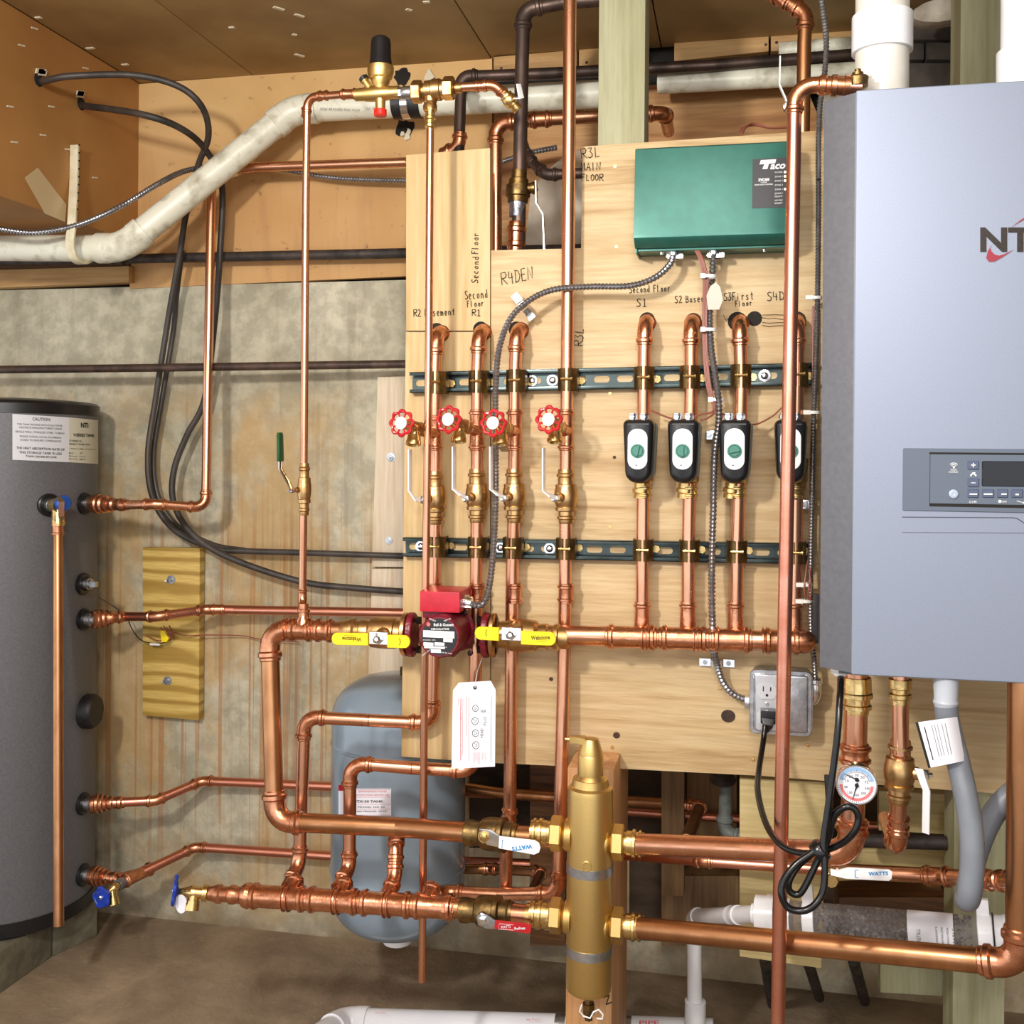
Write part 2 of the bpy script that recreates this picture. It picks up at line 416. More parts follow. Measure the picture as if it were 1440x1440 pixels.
def tmesh(s, mf, W=None, H=None, size=1, align='CENTER', mb=None, bold=0):
    """text outline mesh; W/H fit its box to that many units; mf maps (x,y up) to world"""
    cu = bpy.data.curves.new('txt', 'FONT'); cu.body = s; cu.size = size; cu.resolution_u = 2; cu.offset = bold
    o = bpy.data.objects.new('txt', cu); COL.objects.link(o)
    bpy.context.view_layer.update()
    me = bpy.data.meshes.new_from_object(o.evaluated_get(bpy.context.evaluated_depsgraph_get()))
    bpy.data.objects.remove(o); bpy.data.curves.remove(cu)
    mb = mb or MB()
    if len(me.vertices) == 0: return mb
    xs = [v.co.x for v in me.vertices]; ys = [v.co.y for v in me.vertices]
    x0, x1, y0, y1 = min(xs), max(xs), min(ys), max(ys)
    sy = (H/(y1-y0)) if H else 1; sx = (W/(x1-x0)) if W else sy
    cx = {'CENTER': (x0+x1)/2, 'LEFT': x0, 'RIGHT': x1}[align]
    k = len(mb.v); mb.v += [mf((v.co.x-cx)*sx, (v.co.y-(y0+y1)/2)*sy) for v in me.vertices]
    mb.f += [tuple(k+i for i in p.vertices) for p in me.polygons]
    bpy.data.meshes.remove(me); return mb
def pmap(px, py, Y, rot=0, flip=False):
    c, s_ = cos(rot), sin(rot)
    return lambda x, y: U(px+x*c+y*s_, py-(-x*s_+y*c), Y)
def ptext(mb, s, px, py, W, H, Y, rot=0, align='CENTER', bold=0):
    return tmesh(s, pmap(px, py, Y, rot), W, H, align=align, mb=mb, bold=bold)
# hand lettering: single strokes on a 0..1 grid (x right, y up)
GL = {
 'R': [[(0, 0), (0, 1), (.5, 1), (.6, .8), (.5, .55), (0, .5)], [(.15, .5), (.65, 0)]],
 'S': [[(.6, .9), (.35, 1), (.08, .85), (.2, .6), (.5, .4), (.5, .12), (.25, 0), (0, .1)]],
 '1': [[(.1, .85), (.3, 1), (.3, 0)], [(.05, 0), (.55, 0)]],
 '2': [[(.05, .85), (.3, 1), (.5, .8), (.4, .5), (0, 0), (.6, .02)]],
 '3': [[(.05, 1), (.5, .98), (.25, .6), (.5, .4), (.45, .1), (.2, 0), (0, .08)]],
 '4': [[(.1, 1), (.02, .45), (.55, .48)], [(.42, .85), (.4, -.05)]],
 'D': [[(.05, 0), (.08, 1)], [(0, 1), (.4, .9), (.6, .5), (.4, .08), (0, 0)]],
 'E': [[(.5, 1), (.05, .98), (.05, 0), (.55, .02)], [(.05, .52), (.42, .54)]],
 'N': [[(0, 0), (.05, 1), (.5, .05), (.58, 1)]],
 'L': [[(.1, 1), (.05, 0), (.5, .05)]],
 'M': [[(0, 0), (.08, 1), (.32, .4), (.55, 1), (.62, 0)]],
 'A': [[(0, 0), (.3, 1), (.58, 0)], [(.12, .4), (.48, .42)]],
 'I': [[(.2, 1), (.2, 0)]],
 'F': [[(.05, 0), (.08, 1)], [(0, 1), (.55, 1)], [(.05, .55), (.4, .55)]],
 'O': [[(.3, 1), (.05, .8), (.02, .3), (.25, 0), (.5, .2), (.55, .7), (.3, 1)]],
 'B': [[(.05, 0), (.08, 1), (.45, .9), (.4, .58), (.1, .52), (.5, .4), (.5, .1), (.05, 0)]],
 'e': [[(.05, .32), (.42, .36), (.35, .6), (.15, .6), (.03, .3), (.15, .02), (.42, .08)]],
 'c': [[(.42, .52), (.25, .6), (.05, .4), (.1, .08), (.4, .04)]],
 'o': [[(.25, .58), (.05, .4), (.1, .05), (.35, .05), (.42, .4), (.25, .58)]],
 'n': [[(.03, .6), (.03, 0)], [(.03, .4), (.25, .6), (.38, .45), (.4, 0)]],
 'd': [[(.38, .5), (.1, .5), (.05, .1), (.35, .08)], [(.4, 1), (.4, 0)]],
 'l': [[(.1, 1), (.1, 0)]],
 'r': [[(.05, .6), (.08, 0)], [(.08, .4), (.22, .58), (.4, .55)]],
 's': [[(.38, .55), (.12, .55), (.1, .38), (.36, .25), (.34, .03), (.03, .03)]],
 'm': [[(.02, .6), (.04, 0)], [(.04, .45), (.2, .58), (.26, 0)], [(.26, .45), (.42, .56), (.48, 0)]],
 'a': [[(.38, .5), (.12, .52), (.04, .2), (.15, .02), (.38, .15)], [(.4, .58), (.42, 0)]],
 't': [[(.2, .95), (.2, .05), (.38, .03)], [(.02, .62), (.4, .64)]],
 'i': [[(.12, .58), (.12, 0)], [(.12, .8), (.13, .86)]],
 'k': [[(.05, 1), (.05, 0)], [(.38, .6), (.06, .3), (.4, 0)]],
}
def hand(mb, s, px, py, adv, h, Y=1.8985, rot=0, wpx=.9, slant=0):
    """strokes of marker ink lying on the board; px,py = lower left of the first letter"""
    c, s_ = cos(rot), sin(rot); x = 0
    for ch in s:
        for st in GL.get(ch, []):
            pts = [((x+a*adv*1.25+b*slant*h), b*h+random.uniform(-.3, .3)) for a, b in st]
            W = [U(px+a*c-b*s_, py-(a*s_+b*c), Y) for a, b in pts]
            r = wpx*PX(px, py, Y)*.5
            mb.sweep(W, r, 4)
        x += adv*(1 if ch.strip() else .7)*random.uniform(.93, 1.05)
    return mb

def word(parent, s, px, py, adv, h, **k): return obj('handwriting', hand(MB(), s, px, py, adv, h, wpx=1.15, **k), INK, parent)
# ================================================================ THE SETTING
YW, YB = 2.42, 1.90           # back wall face, plywood face
ZC = 2.085                    # ceiling height
def struct(name, mb, mat, parent=None, **k):
    return obj(name, mb, mat, parent, kind='structure' if parent is None else None, **k)
def panel(mb, pts, Y, th):
    return mb.prism([U(x, y, Y) for x, y in pts], V(0, th, 0))
struct('floor', MB().bx(-3.2, 2.6, -1.6, 2.75, -.06, 0), FLR)
z0 = U(400, 398, YW).z
wb = struct('wall_back', MB().bx(-3.2, 2.6, YW, YW+.2, 0, z0), CON)
struct('wall_right', MB().bx(2.4, 2.6, -1.6, YW, 0, ZC+.2), CON)
# upper wall: framing cavity behind the boards
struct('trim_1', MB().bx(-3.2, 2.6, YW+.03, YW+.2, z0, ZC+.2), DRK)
up = thing('wall_upper', '', '', (0, YW, z0)); del up['label']; del up['category']; up['kind'] = 'structure'
pan = MB(); panel(pan, [(182, 406), (195, 118), (692, 80), (692, 383)], YW-.004, .02); obj('panel', pan, FIB, up, bevel=.002, recalc=True)
pan = MB(); panel(pan, [(694, 383), (694, 150), (905, 128), (905, 372)], YW-.001, .02); obj('panel', pan, OSB, up, bevel=.002, recalc=True)
pan = MB(); panel(pan, [(738, 352), (746, 268), (768, 240), (800, 214), (824, 210), (826, 352)], YW-.006, .01); obj('plaster_patch', pan, M('white plaster patch', 'C9C2B4', 'A58F74', 9, .85, bump=.3), up, recalc=True, bevel=.002)
pan = MB(); panel(pan, [(909, 370), (907, 120), (1125, 100), (1170, 210), (1170, 360)], YW-.002, .02); obj('panel', pan, OSB, up, bevel=.002, recalc=True)
pan = MB(); panel(pan, [(1172, 360), (1150, 98), (1262, 86), (1262, 350)], YW-.002, .02); obj('panel', pan, M('pale plastered wall', 'B9B2A4', '8C7A66', 12, .85, bump=.3), up, recalc=True)
for a, b, y1, y2, h1, h2 in ((694, 811, 80, 70, 103, 93), (814, 905, 70, 61, 93, 85), (948, 1081, 58, 40, 86, 72), (1084, 1270, 40, 22, 72, 56)):
    pan = MB(); panel(pan, [(a, h1), (a, y1), (b, y2), (b, h2)], YW-.022, .03); obj('board', pan, RIM, up, bevel=.002, recalc=True)
nb = MB()
for x, y in ((825, 88), (1076, 50), (1077, 63), (1090, 48), (1092, 60), (705, 96)): nb.turn(U(x, y, YW-.021), V(0, -1, 0), [(0, .004), (.002, .003)], 8)
obj('nail_heads', nb, IRN, up, kind='stuff')
# sill under the soffit
s1 = MB(); panel(s1, [(-160, 412), (-160, 384), (181, 374), (181, 396)], YW-.03, .05); struct('trim_2', s1, RIM, recalc=True, bevel=.002)
s2 = MB(); panel(s2, [(-160, 384), (-160, 352), (181, 340), (181, 374)], YW-.004, .02); struct('trim_3', s2, DWD, recalc=True)
# soffit box
XS = U(195, 200, YW-.004).x; ZS = CAMZ+.50
so = struct('soffit', MB().bx(-3.2, XS, -1.6, YW-.002, ZS, ZC), CEI2, bevel=.004)
hl = MB(); fl = MB()
for x, y in ((54, 112), (114, 146)):
    hl = MB()
    p = UX(x, y, XS); hl.turn(p+V(.0005, 0, 0), V(1, 0, 0), [(0, .015), (.001, .014)], 16); obj('hole', hl, DRK, so)
    for k in range(3): q = p+V(.003, random.uniform(-.01, .02), .02+random.uniform(-.004, .006)); fl.ob(q, V(.002, 0, 0), V(0, .012, .003), V(0, .002, .006))
for k in range(9): fl.ob(UX((30, 48, 14, 95, 120, 60, 133, 72, 20)[k], (64, 40, 150, 210, 96, 190, 250, 150, 200)[k], XS)+V(.001, 0, 0), V(.0008, 0, 0), V(0, .01, .002), V(0, 0, .0018))
obj('paper_flecks', fl, FLK, so, kind='stuff')
tp = MB(); tp.prism([UX(34, 250, XS)+V(.001, 0, 0), UX(52, 236, XS)+V(.001, 0, 0), UX(92, 288, XS)+V(.001, 0, 0), UX(90, 312, XS)+V(.001, 0, 0), UX(62, 300, XS)+V(.001, 0, 0)], V(.0015, 0, 0))
obj('tape_patch', tp, M('clear tape', 'C9B48C', rough=.3), so, label='pale strip of clear tape', recalc=True)
# ceiling: fibreboard panels with seams running toward the camera
ce = struct('ceiling', MB().bx(-3.2, 2.6, -1.6, YW+.2, ZC+.012, ZC+.08), DRK)
xs = [XS, U(357, 108, YW).x, U(692, 80, YW).x, U(930, 58, YW).x, 1.2, 2.6]
for a, b in zip(xs, xs[1:]):
    for c, d in ((-1.6, .1), (.1, 1.28), (1.28, YW)):
        obj('panel', MB().bx(a+.0015, b-.0015, c+.0015, d-.0015, ZC, ZC+.012), CEI, ce, bevel=.001)
fk = MB()
for x, y, l, a in ((28, 22, 20, 0), (54, 25, 9, 0), (127, 68, 12, 0), (176, 91, 10, 0), (392, 12, 16, 1), (421, 22, 14, 1), (326, 39, 8, 0), (414, 49, 6, 1), (421, 78, 14, 1), (575, 14, 8, 1), (600, 3, 10, 0)):
    p = UZ(x, y, ZC-.001)
    if p.y > YW or p.x < XS: continue
    s_ = PX(x, y, p.y); ux = V(1, 0, 0) if not a else V(.6, .8, 0)
    fk.ob(p, ux*(l*s_*.5), ux.cross(V(0, 0, 1))*(.004), V(0, 0, .0012))
obj('paper_flecks', fk, FLK, ce, kind='stuff')
# dark masonry standing in for the shaded opening above the boiler
mw = thing('shade_fill', '', '', U(1320, 130, 2.3)); del mw['label']; del mw['category']; mw['kind'] = 'structure'
bl = M('shaded opening block', '4A423B', '1E1A17', 10, .95, bump=.5)
for (a, b, c, d) in ((1265, 1335, 0, 28), (1268, 1341, 32, 56), (1264, 1300, 60, 84), (1303, 1342, 59, 84), (1262, 1338, 88, 150), (1418, 1500, 0, 40), (1416, 1520, 44, 100), (1100, 1258, -70, -6)):
    pan = MB(); panel(pan, [(a, d), (a, c), (b, c), (b, d)], 2.30+.004*(a % 5), .1); obj('block', pan, bl, mw, bevel=.006, recalc=True)
rb_ = MB(); rb_.slab(circ(.05, 14, 1.3, .5), U(1325, 24, 2.2), V(1, 0, .1), V(0, 0, 1), V(0, -1, 0), [(0, .004), (.01, 0), (.04, .002), (.045, .01)])
obj('rubble', rb_, M('pale rubble', 'B5AC9C', '8A7F70', 20, .9, bump=.4), mw)

# ================================================================ TIMBER AND PLYWOOD
pb = MB()
pb.prism([U(x, y, YB) for x, y in [(690.5, 1073), (690.5, 352), (817, 349), (819.5, 206), (1160, 183), (1480, 160), (1480, 1122), (1156, 1098), (1068, 1091), (850, 1080)]][::-1], V(0, .018, 0))
ply = obj('plywood_backboard', pb, PLY, None, recalc=True, bevel=.001, label='large pine plywood board carrying the zone valves, green box and outlet', cat='board')
word(ply, 'R4DEN', 706, 401, 9.6, 17, rot=rad(12), slant=.1)
word(ply, 'R3L', 818, 223, 9.5, 14, rot=rad(6)); word(ply, 'MAIN', 817, 240, 7.4, 11, rot=rad(2)); word(ply, 'FLOOR', 818, 254, 6.4, 9)
word(ply, 'R3L', 819, 486, 9, 12, rot=rad(85))
word(ply, 'Second Floor', 885, 412, 5.0, 10, rot=rad(2)); word(ply, 'S1', 895, 431, 8, 11)
word(ply, 'S2 Basement', 949, 426, 5.6, 10, rot=rad(2)); word(ply, 'S3First', 1018, 423, 6.4, 11, rot=rad(3)); word(ply, 'Floor', 1034, 431, 5.2, 8, rot=rad(4))
word(ply, 'S4DEN', 1079, 423, 8.8, 12, rot=rad(4))
KNT = M('dark knot', '4A2E18', '2A1A0E', 60, .6)
for x, y, r in ((1024, 1007, 10), (867, 1034, 5), (864, 643, 2.5), (775, 955, 3)):
    kn = MB(); kn.slab(circ(r*PX(x, y, YB), 14, 1, .9), U(x, y, YB-.0002), V(1, 0, 0), V(0, 0, 1), V(0, -1, 0), [(0, 0), (.0006, 0)]); obj('knot', kn, KNT, ply, label='dark knot in the wood')
sw = MB()
for x, y in ((865, 234), (867, 347), (858, 553), (858, 741), (861, 1051), (1059, 1068), (1136, 1048), (1044, 353), (1012, 968)):
    p = U(x, y, YB-.0001); sw.turn(p, V(0, -1, 0), [(0, .0035), (.0012, .003), (.0013, .0012), (.0004, .001)], 10)
obj('screw_heads', sw, BRS, ply, kind='stuff')
# holes in the board for the zone pipes
cut = MB()
for k in range(4):
    y = 443+k*5; P = [U(1072+i*9, y+random.uniform(-1.2, 1.2)+(i % 2), YB-.0004) for i in range(6)]; cut.sweep(P, .0007, 4)
for k in range(5): cut.sweep([U(1017+k*5, 443+k*4, YB-.0004), U(1022+k*5, 452+k*3, YB-.0004)], .0006, 4)
obj('splinters', cut, INK, ply, kind='stuff')
pl = MB(); pl.prism([U(x, y, YB) for x, y in [(571, 465), (571, 218), (689, 208), (689, 465)]][::-1], V(0, .02, 0))
pku = obj('pine_plank', pl, PLYV, None, recalc=True, bevel=.001, label='upper pine plank left of the plywood, marked Second Floor and R1', cat='board', group='pine planks')
word(pku, 'Second', 672, 398, 6.6, 9, rot=rad(88)); word(pku, 'Floor', 672, 357, 6.6, 9, rot=rad(88))
word(pku, 'Second', 654, 421, 5.6, 12, rot=rad(4)); word(pku, 'Floor', 657, 432, 5, 9, rot=rad(4)); word(pku, 'R1', 664, 444, 6.5, 9)
word(pku, 'R2 Basement', 582, 445, 5.7, 10, rot=rad(2))
pl = MB(); pl.prism([U(x, y, YB) for x, y in [(564.5, 1064), (570.5, 467), (689, 467), (689, 1073)]][::-1], V(0, .02, 0))
pkl = obj('pine_plank', pl, PLYV, None, recalc=True, bevel=.001, label='lower pine plank behind the pump and the two left risers', cat='board', group='pine planks')
for x, y, r in ((910, 450, 11), (975, 451, 11), (1037, 452, 13.5), (1061, 448, 10.5), (1121, 450, 12), (676, 463, 11), (726, 463, 11), (614, 465, 11)):
    hz = MB(); hz.slab(circ(r*PX(x, y, YB), 20), U(x, y, YB-.0002), V(1, 0, 0), V(0, 0, 1), V(0, -1, 0), [(0, 0), (.0004, 0)]); obj('hole', hz, DRK, ply if x > 690 else (pku if y < 466 else pkl), label='drilled pipe hole')
def vpost(name, label, x0, x1, y0, y1, Y, d, mat, cat='post', group=None, z1=None):
    a, b = U(x0, y1, Y), U(x1, y0, Y)
    zt = b.z if z1 is None else z1
    return obj(name, MB().bx(a.x, b.x, Y, Y+d, a.z, zt), mat, None, label=label, cat=cat, group=group, bevel=.003, smooth=30)
zf = lambda px, Y: 0
def post(name, label, x0, x1, ym, Y, d, zb, zt, mat, cat='post', group=None):
    a, b = U(x0, ym, Y), U(x1, ym, Y)
    return obj(name, MB().bx(a.x, b.x, Y, Y+d, zb, zt), mat, None, label=label, cat=cat, group=group, bevel=.003, smooth=30)
post('timber_post', 'green treated post rising from the top edge of the plywood to the ceiling', 841.5, 907, 100, YB+.0185, .089, U(870, 1060, YB).z, ZC-.002, TRT)
post('timber_post', 'green treated post behind the boiler, seen above and below it', 1341, 1414, 1250, YB+.02, .089, 0, ZC-.002, TRT)
p2 = post('timber_post', 'short reddish post standing on the floor behind the brass separator', 797, 862, 1200, 1.795, .25, 0, U(840, 1083, 1.79).z, wood('reddish lumber', 'D0A070', 'BE8B5A', '8E5F38', 'z', .7))
ink = MB(); ptext(ink, 'JENN', 847, 1392, 44, 13, 1.7945, rot=rad(68)); obj('stamp', ink, INK, p2, label='black lumber stamp')
DRK2 = M('dark gap shade backing', '4A3828', '2C2118', 9, .9, 0, (1, 1, 3), .3)  # dark backing colour stands in for the shade under the backboard
# wood pieces fixed to the wall
w1 = MB(); w1.prism([U(x, y, YW-.022) for x, y in [(523, 797), (531, 530), (620, 528), (620, 798)]][::-1], V(0, .02, 0))
pw = obj('wall_batten', w1, LUM, None, recalc=True, bevel=.0015, label='upper pale board screwed to the concrete left of the pine planks', cat='board', group='pale boards on the wall')
sc_ = MB(); sc_.turn(U(550, 643, YW-.022), V(0, -1, 0), [(0, .011), (.002, .011), (.0021, .007), (.008, .007), (.008, .003), (.016, .003)], 14)
obj('screw', sc_, GAL, pw)
sc_ = MB(); sc_.turn(U(547, 760, YW-.022), V(0, -1, 0), [(0, .009), (.002, .009), (.0021, .004), (.004, .004)], 14); obj('screw', sc_, GAL, pw)
w1 = MB(); w1.prism([U(x, y, YW-.022) for x, y in [(518, 948), (523, 800), (620, 800), (620, 952)]][::-1], V(0, .02, 0))
obj('wall_batten', w1, LUM, None, recalc=True, bevel=.0015, label='lower pale board on the concrete above the expansion tank', cat='board', group='pale boards on the wall')
w1 = MB(); w1.prism([U(x, y, YW-.03) for x, y in [(200.5, 1006), (200.5, 770), (281, 771), (279.5, 1013)]][::-1], V(0, .025, 0))
yp = obj('plywood_patch', w1, PLYY, None, recalc=True, bevel=.0015, label='yellow swirly grained plywood patch screwed to the wall beside the tank', cat='board')
for x, y in ((241, 815), (236, 957)):
    sc_ = MB(); p = U(x, y, YW-.03); sc_.turn(p, V(0, -1, 0), [(0, .011), (.002, .011), (.0022, .004), (.007, .0035), (.007, .002)], 14); sc_.turn(p+V(-.012, -.004, -.003), V(.3, -1, 0), [(0, .003), (.004, .003)], 8)
    obj('screw', sc_, GAL, yp)
pan = MB(); panel(pan, [(660, 1192), (660, 1050), (1345, 1060), (1345, 1200)], YW-.003, .02); struct('gap_shade_upper', pan, DRK2, recalc=True)  # dark sheets added on the wall where the gap lies in shade
pan = MB(); panel(pan, [(885, 1322), (885, 1190), (1345, 1200), (1345, 1290), (1240, 1330)], YW-.0035, .02); struct('gap_shade_lower', pan, DRK2, recalc=True)
# wood under the board, right of the separator
DWM = wood('gap wood darkened for shade', '9A7A52', '7D5F3E', '4E3924', 'z', .7)  # wood tone darkened so the colour carries the shade of the gap
def wp(name, label, pts, Y, th, mat, cat='board', group=None, bevel=.002):
    m = MB(); m.prism([U(x, y, Y) for x, y in pts][::-1], V(0, th, 0)); return obj(name, m, mat, None, recalc=True, bevel=bevel, label=label, cat=cat, group=group)
wp('treated_panel', 'treated plywood panel below the backboard behind the looped black cord', [(1040, 1345), (1040, 1094), (1162, 1100), (1155, 1362)], YB+.022, .02, TRX)
wp('scrap_block', 'small treated board scrap near the floor left of the green post', [(1238, 1396), (1238, 1350), (1326, 1354), (1326, 1401)], 2.02, .03, TRT)
wp('cross_board', 'long horizontal treated board under the boiler, behind the drain hose', [(1156, 1240), (1156, 1196), (1340, 1192), (1340, 1232)], 2.05, .03, TRX)
wp('cross_board', 'horizontal board just under the backboard right of the gauge', [(1236, 1168), (1236, 1112), (1440, 1122), (1440, 1180)], 2.10, .03, TRX)
wp('framing_stud', 'dim vertical stud in the dark gap right of the separator', [(930, 1260), (930, 1068), (962, 1068), (962, 1260)], 2.25, .04, DWM, 'stud', 'studs in the dark gap')
wp('framing_stud', 'dim broad stud in the dark gap behind the grey elbow', [(966, 1175), (966, 1068), (1036, 1068), (1036, 1175)], 2.36, .04, DWM, 'stud', 'studs in the dark gap')
wp('framing_block', 'shade-dimmed block low in the gap behind the white drain elbow', [(930, 1330), (930, 1232), (1040, 1232), (1040, 1330)], 2.28, .138, DWM, 'block')
wp('framing_block', 'dark stained block under the boiler at the far right', [(1180, 1330), (1180, 1262), (1330, 1262), (1330, 1330)], 2.30, .118, DWD, 'block')
wp('framing_stud', 'brown stud between the two right risers under the boards', [(745, 1330), (745, 1060), (795, 1060), (795, 1330)], 2.34, .05, DWD, 'stud', 'studs in the dark gap')
st = MB()
for k, (x, y, x2, y2) in enumerate(((1075, 1345, 1086, 1412), (1136, 1352, 1152, 1402), (1200, 1350, 1216, 1408))):
    m = MB(); a, b = U(x, y, 2.12), UZ(x2, y2, .012); m.sweep([a, b], .011, 8)
    obj('dark_rod', m, IRN, None, label=['dark stick leaning on the floor left of its neighbours, under the clear tube', 'middle dark stick leaning on the floor under the clear tube', 'dark stick leaning beside the small treated scrap', 'thin dark stick behind the tall front pipe near the floor'][k], cat='stick', group='dark sticks by the wall')
# ================================================================ LARGE EQUIPMENT
# ---- indirect storage tank (left), standing on concrete blocks
TC = V(-1.682, 2.215, 0); TR = .195; ZT0, ZT1 = .092, CAMZ+.094
TC.z = 0
def TK(px, py, off=0):
    """point on the tank jacket seen at a pixel, and its outward normal"""
    d = ray(px, py); R_ = TR+off
    ax, ay = CP.x-TC.x, CP.y-TC.y
    A = d.x*d.x+d.y*d.y; B = 2*(ax*d.x+ay*d.y); C_ = ax*ax+ay*ay-R_*R_
    disc = max(B*B-4*A*C_, 0); t = (-B-math.sqrt(disc))/(2*A)
    p = CP+d*t; return p
def TN(p): return V(p.x-TC.x, p.y-TC.y, 0).normalized()
tank = thing('storage_tank', 'tall dark grey cylindrical storage tank with black lid at the left edge', 'tank', (TC.x, TC.y, ZT0))
zl = ZT1-.030
obj('jacket', MB().turn(V(TC.x, TC.y, ZT0+.02), V(0, 0, 1), [(0, TR), (zl-ZT0-.02, TR)], 96), TNK, tank, 30)
obj('lid', MB().turn(V(TC.x, TC.y, zl), V(0, 0, 1), [(0, TR+.003), (.022, TR+.003), (.028, TR-.004), (.031, TR-.02), (.036, TR*.6), (.04, .02)], 96), BLK, tank, 30, label='black plastic lid')
obj('base_ring', MB().turn(V(TC.x, TC.y, ZT0), V(0, 0, 1), [(0, TR-.004), (.005, TR+.004), (.035, TR+.004), (.035, TR-.004)], 96), BLK, tank, 30, label='black plastic base ring')
def tcurve(mb, pts_grid, th=.0012):
    return mb
def tlabel(x0, x1, yt0, yt1, yb0, yb1, name, mat, label):
    mb = MB(); n = 14; k0 = len(mb.v)
    for i in range(n+1):
        x = x0+(x1-x0)*i/n; yt = yt0+(yt1-yt0)*i/n; yb = yb0+(yb1-yb0)*i/n
        a, b = TK(x, yt, .001), TK(x, yb, .001); mb.v += [a, b]
    for i in range(n): mb.f.append((2*i, 2*i+1, 2*i+3, 2*i+2))
    return obj(name, mb, mat, tank, 60, label=label)
l1 = tlabel(17.5, 97, 582, 587, 646.5, 650, 'caution_label', LBL, 'pale caution label with black lettering')
l2 = tlabel(97, 138, 587, 591, 650, 652.5, 'rating_label', M('yellowed label film', 'CBC9B6', rough=.5), 'yellower rating label')
def tt(mb, s, px, py, W, H, bold=0):
    return tmesh(s, lambda x, y: TK(px+x, py-y+.04*(x), .0022), W, H, mb=mb, bold=bold)
ti = MB(); tt(ti, 'CAUTION', 58, 589.5, 25, 4.6, .01)
for s, x, y, W, H in (('THIS TANK PROVIDE ANTI-SCALD MIXER', 56, 597.5, 64, 2.6), ('HEATER IS MANUFACTURED USING', 57, 602, 60, 2.6), ('SINGLE WALL STAINLESS STEEL TUBING', 56, 608, 69, 2.8), ('PLEASE CHECK LOCAL PLUMBING', 57, 614.5, 58, 2.6), ('CODES TO ENSURE COMPLIANCE', 57, 619.5, 58, 2.8)): tt(ti, s, x, y, W, H)
obj('lettering', ti, INKG, tank)
ti = MB()
for s, x, y, W, H in (('THE HEAT ABSORPTION RATE OF', 57, 631, 68, 3.4), ('THIS STORAGE TANK IS LESS', 57, 637, 60, 3.4), ('THAN 200,000 BTU/HR', 58, 642.5, 44, 3.2)): tt(ti, s, x, y, W, H, .008)
tt(ti, 'NTi', 119, 598, 10.5, 7, .03); tt(ti, 'V-SERIES TANK', 118, 612, 30, 4.4, .02)
for s, x, y, W, H in (('ST-SERIES 60', 106, 620, 17, 2.4), ('INDIRECT WATER TANK', 112, 624.8, 29, 2.4), ('Appliance Mfg. Certification', 117, 631.5, 37, 1.8), ('Model', 100, 637, 6, 1.8), ('60', 114, 637, 3, 1.8), ('Max press', 103, 641.5, 12, 1.8), ('150 psi', 116, 642, 8, 1.8), ('Max temp', 103, 645.5, 12, 1.8), ('180 F', 116, 646, 8, 1.8)): tt(ti, s, x, y, W, H, .006)
obj('lettering', ti, INK, tank)
def port(px, py, rpx, name='port', inner=True, mat=BLK):
    p = TK(px, py); n = TN(p); s_ = .0016*rpx
    m = MB().turn(p-n*.01, n, [(0, s_), (.016, s_), (.018, s_*.9), (.018, s_*.62), (.012, s_*.6)], 28)
    o = obj(name, m, BLK, tank, 30, label='black plastic port ring')
    if inner: obj('bushing', MB().turn(p, n, [(0, s_*.6), (.022, s_*.6), (.024, s_*.5), (.032, s_*.48)], 20), GAL, o, 30, label='grey threaded bushing') if False else obj('bushing', MB().turn(p, n, [(0, s_*.6), (.022, s_*.6), (.024, s_*.5), (.032, s_*.48)], 20), GAL, tank, 30, label='grey threaded bushing')
    return p, n
p_tp, n_tp = port(68, 710, 16)
P1, N1 = port(118, 708, 16); P2, N2 = port(117, 871, 16); P3, N3 = port(116, 1130, 16); P4, N4 = port(116, 1230, 16)
pp, nn = port(116, 821, 16, inner=False)
pg = MB().turn(pp, nn, [(0, .0135), (.018, .0135), (.019, .011), (.024, .011)], 20); pg.turn(pp+nn*.024, nn, [(0, .0085), (.013, .0085)], 4)
obj('plug', pg, GAL, tank, 30, label='steel square head plug')
pc = TK(121, 1000); nc = TN(pc)
obj('rubber_cap', MB().turn(pc-nc*.004, nc, [(0, .040), (.022, .040), (.030, .034), (.032, .0)], 32), RUB, tank, 40, label='round black rubber cap')
# blocks under the tank
def blk(name, label, px0, px1, yq, depth):
    a, b = UZ(px0[0], px0[1], .0), UZ(px1[0], px1[1], .0)
    d = (b-a); nrm = V(-d.y, d.x, 0).normalized()
    m = MB(); m.prism([a, b, b+nrm*depth, a+nrm*depth], V(0, 0, .09)); return obj(name, m, BLKC, None, recalc=True, bevel=.006, label=label, cat='block', group='blocks under the tank')
blk('concrete_block', 'near concrete block carrying the grey tank, at the left edge', (-60, 1440), (73, 1346), 0, .3)
blk('concrete_block', 'far concrete block carrying the grey tank, beside the blue valve', (75, 1345), (137, 1316), 0, .3)
# ---- expansion tank
ex = thing('expansion_tank', 'blue grey expansion tank standing behind the copper pipes at centre', 'tank', V(U(558, 1290, 2.15).x, 2.15, 0))
ec = U(559, 1290, 2.15); er = abs(U(650, 1100, 2.15).x-U(468, 1100, 2.15).x)/2*.985
z1_, z0_ = U(559, 948, 2.15).z, U(559, 1308, 2.15).z
H_ = z1_-z0_; pr = []
for i in range(9): a = rad(90*i/8); pr.append((.085*(1-cos(a)), er*max(.03, sin(a)**.75)))
pr += [(H_*.30, er), (H_*.302, er*1.0)]
for i in range(9): a = rad(90-90*i/8); pr.append((H_-.085*(1-cos(a)), er*max(.03, sin(a)**.75)))
body = obj('shell', MB().turn(V(ec.x, 2.15, z0_), V(0, 0, 1), pr, 64), XTK, ex, 50)
for zz in (H_*.735, H_*.25): obj('seam', MB().turn(V(ec.x, 2.15, z0_+zz), V(0, 0, 1), [(0, er), (.002, er+.002), (.006, er+.002), (.008, er)], 64), XTK, ex, 40)
